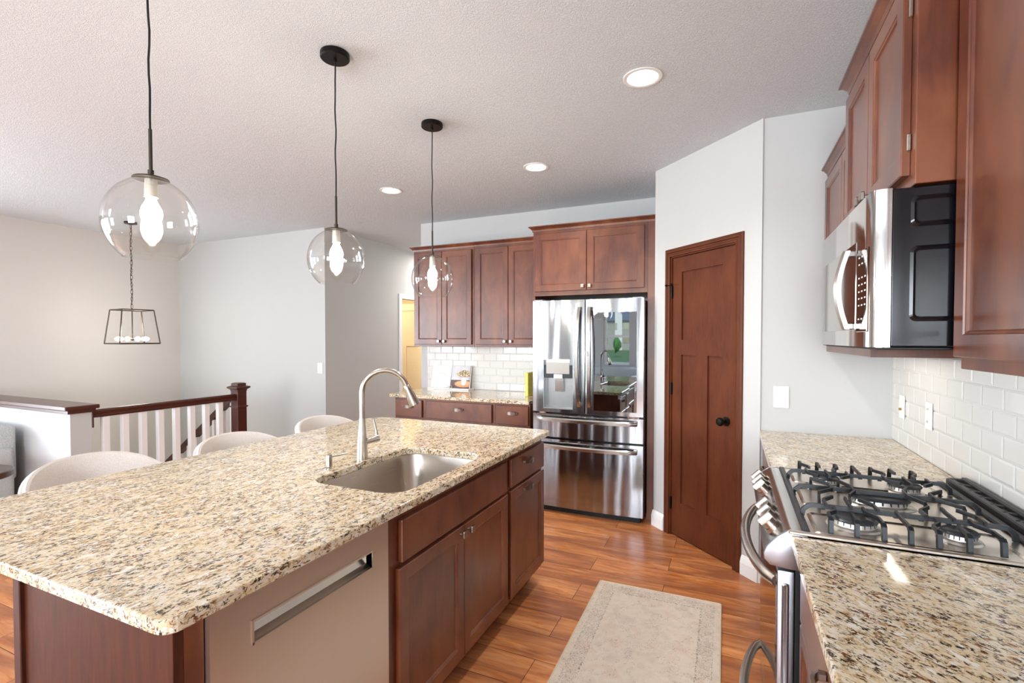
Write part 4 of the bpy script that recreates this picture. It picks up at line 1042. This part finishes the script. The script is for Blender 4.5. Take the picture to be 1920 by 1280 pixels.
# ================================================================== STOOLS
def stool(loc, rotz, label, proto=None):
    t = thing('counter_stool', label, 'stool', loc, rotz, 'counter stools along the island')
    if proto:
        for ch in proto.children:
            c = ch.copy(); COL.objects.link(c); c.parent = t
            for g in ch.children: d_ = g.copy(); COL.objects.link(d_); d_.parent = c
        return t
    # seat faces +x local, back at -x
    b = nb(); rings = []
    for s, z in ((.90, .575), (1., .585), (1.02, .62), (.98, .655), (.86, .668)):
        rings.append([(s*.215*math.cos(2*PI*k/32)**1 if 0 else s*.205*math.copysign(abs(math.cos(2*PI*k/32))**.75, math.cos(2*PI*k/32)), s*.225*math.copysign(abs(math.sin(2*PI*k/32))**.75, math.sin(2*PI*k/32)), z) for k in range(32)])
    loft(b, rings); obj('seat', fix(b), M['boucle'], t, True)
    # wrap-round barrel back
    b = nb(); NA = 28; NH = 10; outer = []; inner = []; rim = []
    for i in range(NA+1):
        th = math.radians(88+184*i/NA); u = abs(i/NA-.5)*2
        ht = .922-.150*u**2.4; z0_ = .60
        co_, ci_ = [], []
        for j in range(NH+1):
            v_ = j/NH; z = z0_+(ht-z0_)*v_; fl = .028*v_
            bul = math.sin(PI*v_)**.5
            co_.append(((.235+fl+.012*bul)*math.cos(th), (.250+fl+.010*bul)*math.sin(th), z))
            ci_.append(((.208+fl-.004*bul)*math.cos(th), (.223+fl-.004*bul)*math.sin(th), z))
        # rounded top
        topr = []
        for k in (1, 2, 3):
            a = PI*k/4; m0 = Vector(co_[-1]); m1 = Vector(ci_[-1]); c_ = (m0+m1)/2; h_ = (m0-m1)/2
            q = c_+h_*math.cos(a)+Vector((0, 0, .020*math.sin(a))); topr.append(tuple(q))
        rings_ = co_+topr+list(reversed(ci_)); outer.append(rings_); rim.append(co_[-1])
    loft(b, outer, True, True); bk = obj('backrest', fix(b), M['boucle'], t, True)
    b = nb(); tube(b, [(p[0]*1.012, p[1]*1.012, p[2]+.003) for p in rim]+[], .0055, 8); obj('piping', fix(b), M['piping'], bk, True)
    for sx_ in (1, -1):
        for sy_ in (1, -1):
            b = nb(); tube(b, [(sx_*.15, sy_*.16, .58), (sx_*.20, sy_*.21, 0)], .014, 10, [.016, .010]); obj('leg', fix(b), M['black_metal'], t, True)
    b = nb(); z = .22; c_ = [(.182, .192), (-.182, .192), (-.182, -.192), (.182, -.192), (.182, .192)]; tube(b, [(x, y, z) for x, y in c_], .007, 8); obj('footrest', fix(b), M['black_metal'], t, True)
    return t
p = stool((-2.40, 1.205, 0), math.radians(0), 'cream barrel-back counter stool nearest the camera')
stool((-2.27, 1.80, 0), math.radians(0), 'cream barrel-back counter stool in the middle of the three', p)
stool((-2.29, 2.44, 0), math.radians(0), 'cream barrel-back counter stool farthest away, nearest the hallway', p)

# ================================================================== SOFA AND SIDE TABLE
t = thing('sofa', 'light grey upholstered sofa against the half wall at the left edge', 'sofa', (-4.86, 1.84, 0))
obj('base', bx(-1.69, -.21, -.90, -.05, .06, .42, bev=.02, seg=3), M['sofa'], t, True)
obj('arm', bx(-.20, .0, -.92, -.02, .06, .655, bev=.035, seg=3), M['sofa'], t, True)
obj('arm', bx(-1.9, -1.70, -.92, -.02, .06, .655, bev=.035, seg=3), M['sofa'], t, True)
obj('backrest', bx(-1.87, -.035, -.24, .004, .40, .815, bev=.03, seg=3), M['sofa'], t, True)
obj('seat_cushion', bx(-1.69, -.21, -.90, -.25, .42, .54, bev=.04, seg=3), M['sofa'], t, True)
o = obj('throw_pillow', fix(bx(-.60, -.22, -.385, -.245, .545, .86, bev=.06, seg=4)), M['white_painted'], None, True); o.location = (-4.86, 1.84, 0); tag(o, 'white cushion at the end of the grey sofa', 'pillow')
for x in (-1.85, -.05):
    for y in (-.88, -.07): obj('foot', bx(x-.02, x+.02, y-.02, y+.02, 0, .06), M['black'], t)
t = thing('side_table', 'round dark wood side table on black hairpin legs beside the sofa', 'table', (-4.33, 1.37, 0))
b = nb(); lathe(b, [(.001, .585), (.225, .585), (.230, .590), (.230, .620), (.225, .625), (.001, .625)], seg=48); obj('tabletop', fix(b), M['table_wood'], t, True)
for k in range(3):
    a = math.radians(20+120*k); c, s_ = math.cos(a), math.sin(a); b = nb()
    tube(b, [(.13*c-.03*s_, .13*s_+.03*c, .585), (.19*c-.010*s_, .19*s_+.010*c, 0.02), (.192*c-.004*s_, .192*s_+.004*c, .007), (.192*c+.004*s_, .192*s_-.004*c, .007), (.19*c+.010*s_, .19*s_-.010*c, 0.02), (.13*c+.03*s_, .13*s_-.03*c, .585)], .006, 8); obj('leg', fix(b), M['black_metal'], t, True)

# ================================================================== OUTSIDE THE REAR WINDOW (seen mirrored in the refrigerator panel)
struct('ground_lawn', bx(-60, 40, -130, -4.3, -.6, -.5), mat('lawn', '#5f7a45', .95))
t = thing('neighbour_house', 'pale gabled house across the street, mirrored in the dark refrigerator panel', 'house', (-19., -80, -.5))
obj('siding', fix(loft(nb(), [[(-7, -5, 0), (7, -5, 0), (7, 0, 0), (-7, 0, 0)], [(-7, -5, 5.2), (7, -5, 5.2), (7, 0, 5.2), (-7, 0, 5.2)]])), mat('siding', '#a9a093', .8), t)
b = nb(); loft(b, [[(-7.4, -5.5, 5.2), (7.4, -5.5, 5.2), (7.4, .5, 5.2), (-7.4, .5, 5.2)], [(-7.4, -2.6, 7.4), (7.4, -2.6, 7.4), (7.4, -2.4, 7.4), (-7.4, -2.4, 7.4)]]); obj('roof', fix(b), mat('shingles', '#6b6f78', .9), t)
b = nb(); loft(b, [[(0, 0, 0), (3.2, 0, 0), (3.2, .6, 0), (0, .6, 0)], [(0, 0, 5.2), (3.2, 0, 5.2), (3.2, .6, 5.2), (0, .6, 5.2)], [(1.5, 0, 7.2), (1.7, 0, 7.2), (1.7, .6, 7.2), (1.5, .6, 7.2)]]); obj('gable', fix(b), mat('gable_siding', '#e3ddd2', .8), t)
for x in (-5.2, -3., 1.1, 4.6):
    for z in (1.2, 3.6): obj('window', bx(x-.5, x+.5, .0 if x != 1.1 else .58, .05 if x != 1.1 else .66, z, z+1.2), M['dark_glass'], t)
for i, (x, y, r) in enumerate(((-23., -100, 6.5), (-11.2, -46, .9))):
    t = thing('garden_tree', ('large green tree behind the house mirrored in the refrigerator', 'small green bush before the house mirrored in the refrigerator')[i], 'tree', (x, y, -.5))
    b = nb(); bmesh.ops.create_icosphere(b, subdivisions=4, radius=r)
    for q in b.verts: q.co *= 1+.22*math.sin(q.co.x*3.1+1)*math.sin(q.co.y*2.7)*math.sin(q.co.z*3.3+2)+random.uniform(-.05, .05)
    bmesh.ops.translate(b, vec=(0, 0, r*1.5), verts=b.verts); obj('crown', b, mat('leaves', '#4f7a3c', .9), t)
    b = nb(); cyl(b, r*.08, 0, r, seg=10); obj('trunk', b, mat('bark', '#5a4636', .9), t)

# pale sofa under the rear window, mirrored in the refrigerator panel
t = thing('sofa', 'pale sofa under a window, mirrored in the dark refrigerator panel', 'sofa', (-2.45, -3.95, 0))
obj('base', bx(-.72, .72, .05, .85, .06, .42, bev=.02, seg=3), M['sofa'], t, True)
for x in (-.94, .74): obj('arm', bx(x, x+.20, .05, .90, .04, .62, bev=.04, seg=3), M['sofa'], t, True)
obj('backrest', bx(-.90, .90, .0, .24, .30, .80, bev=.05, seg=3), M['sofa'], t, True)
for x in (-.72, .01): obj('seat_cushion', bx(x, x+.71, .24, .88, .425, .53, bev=.04, seg=3), M['sofa'], t, True)
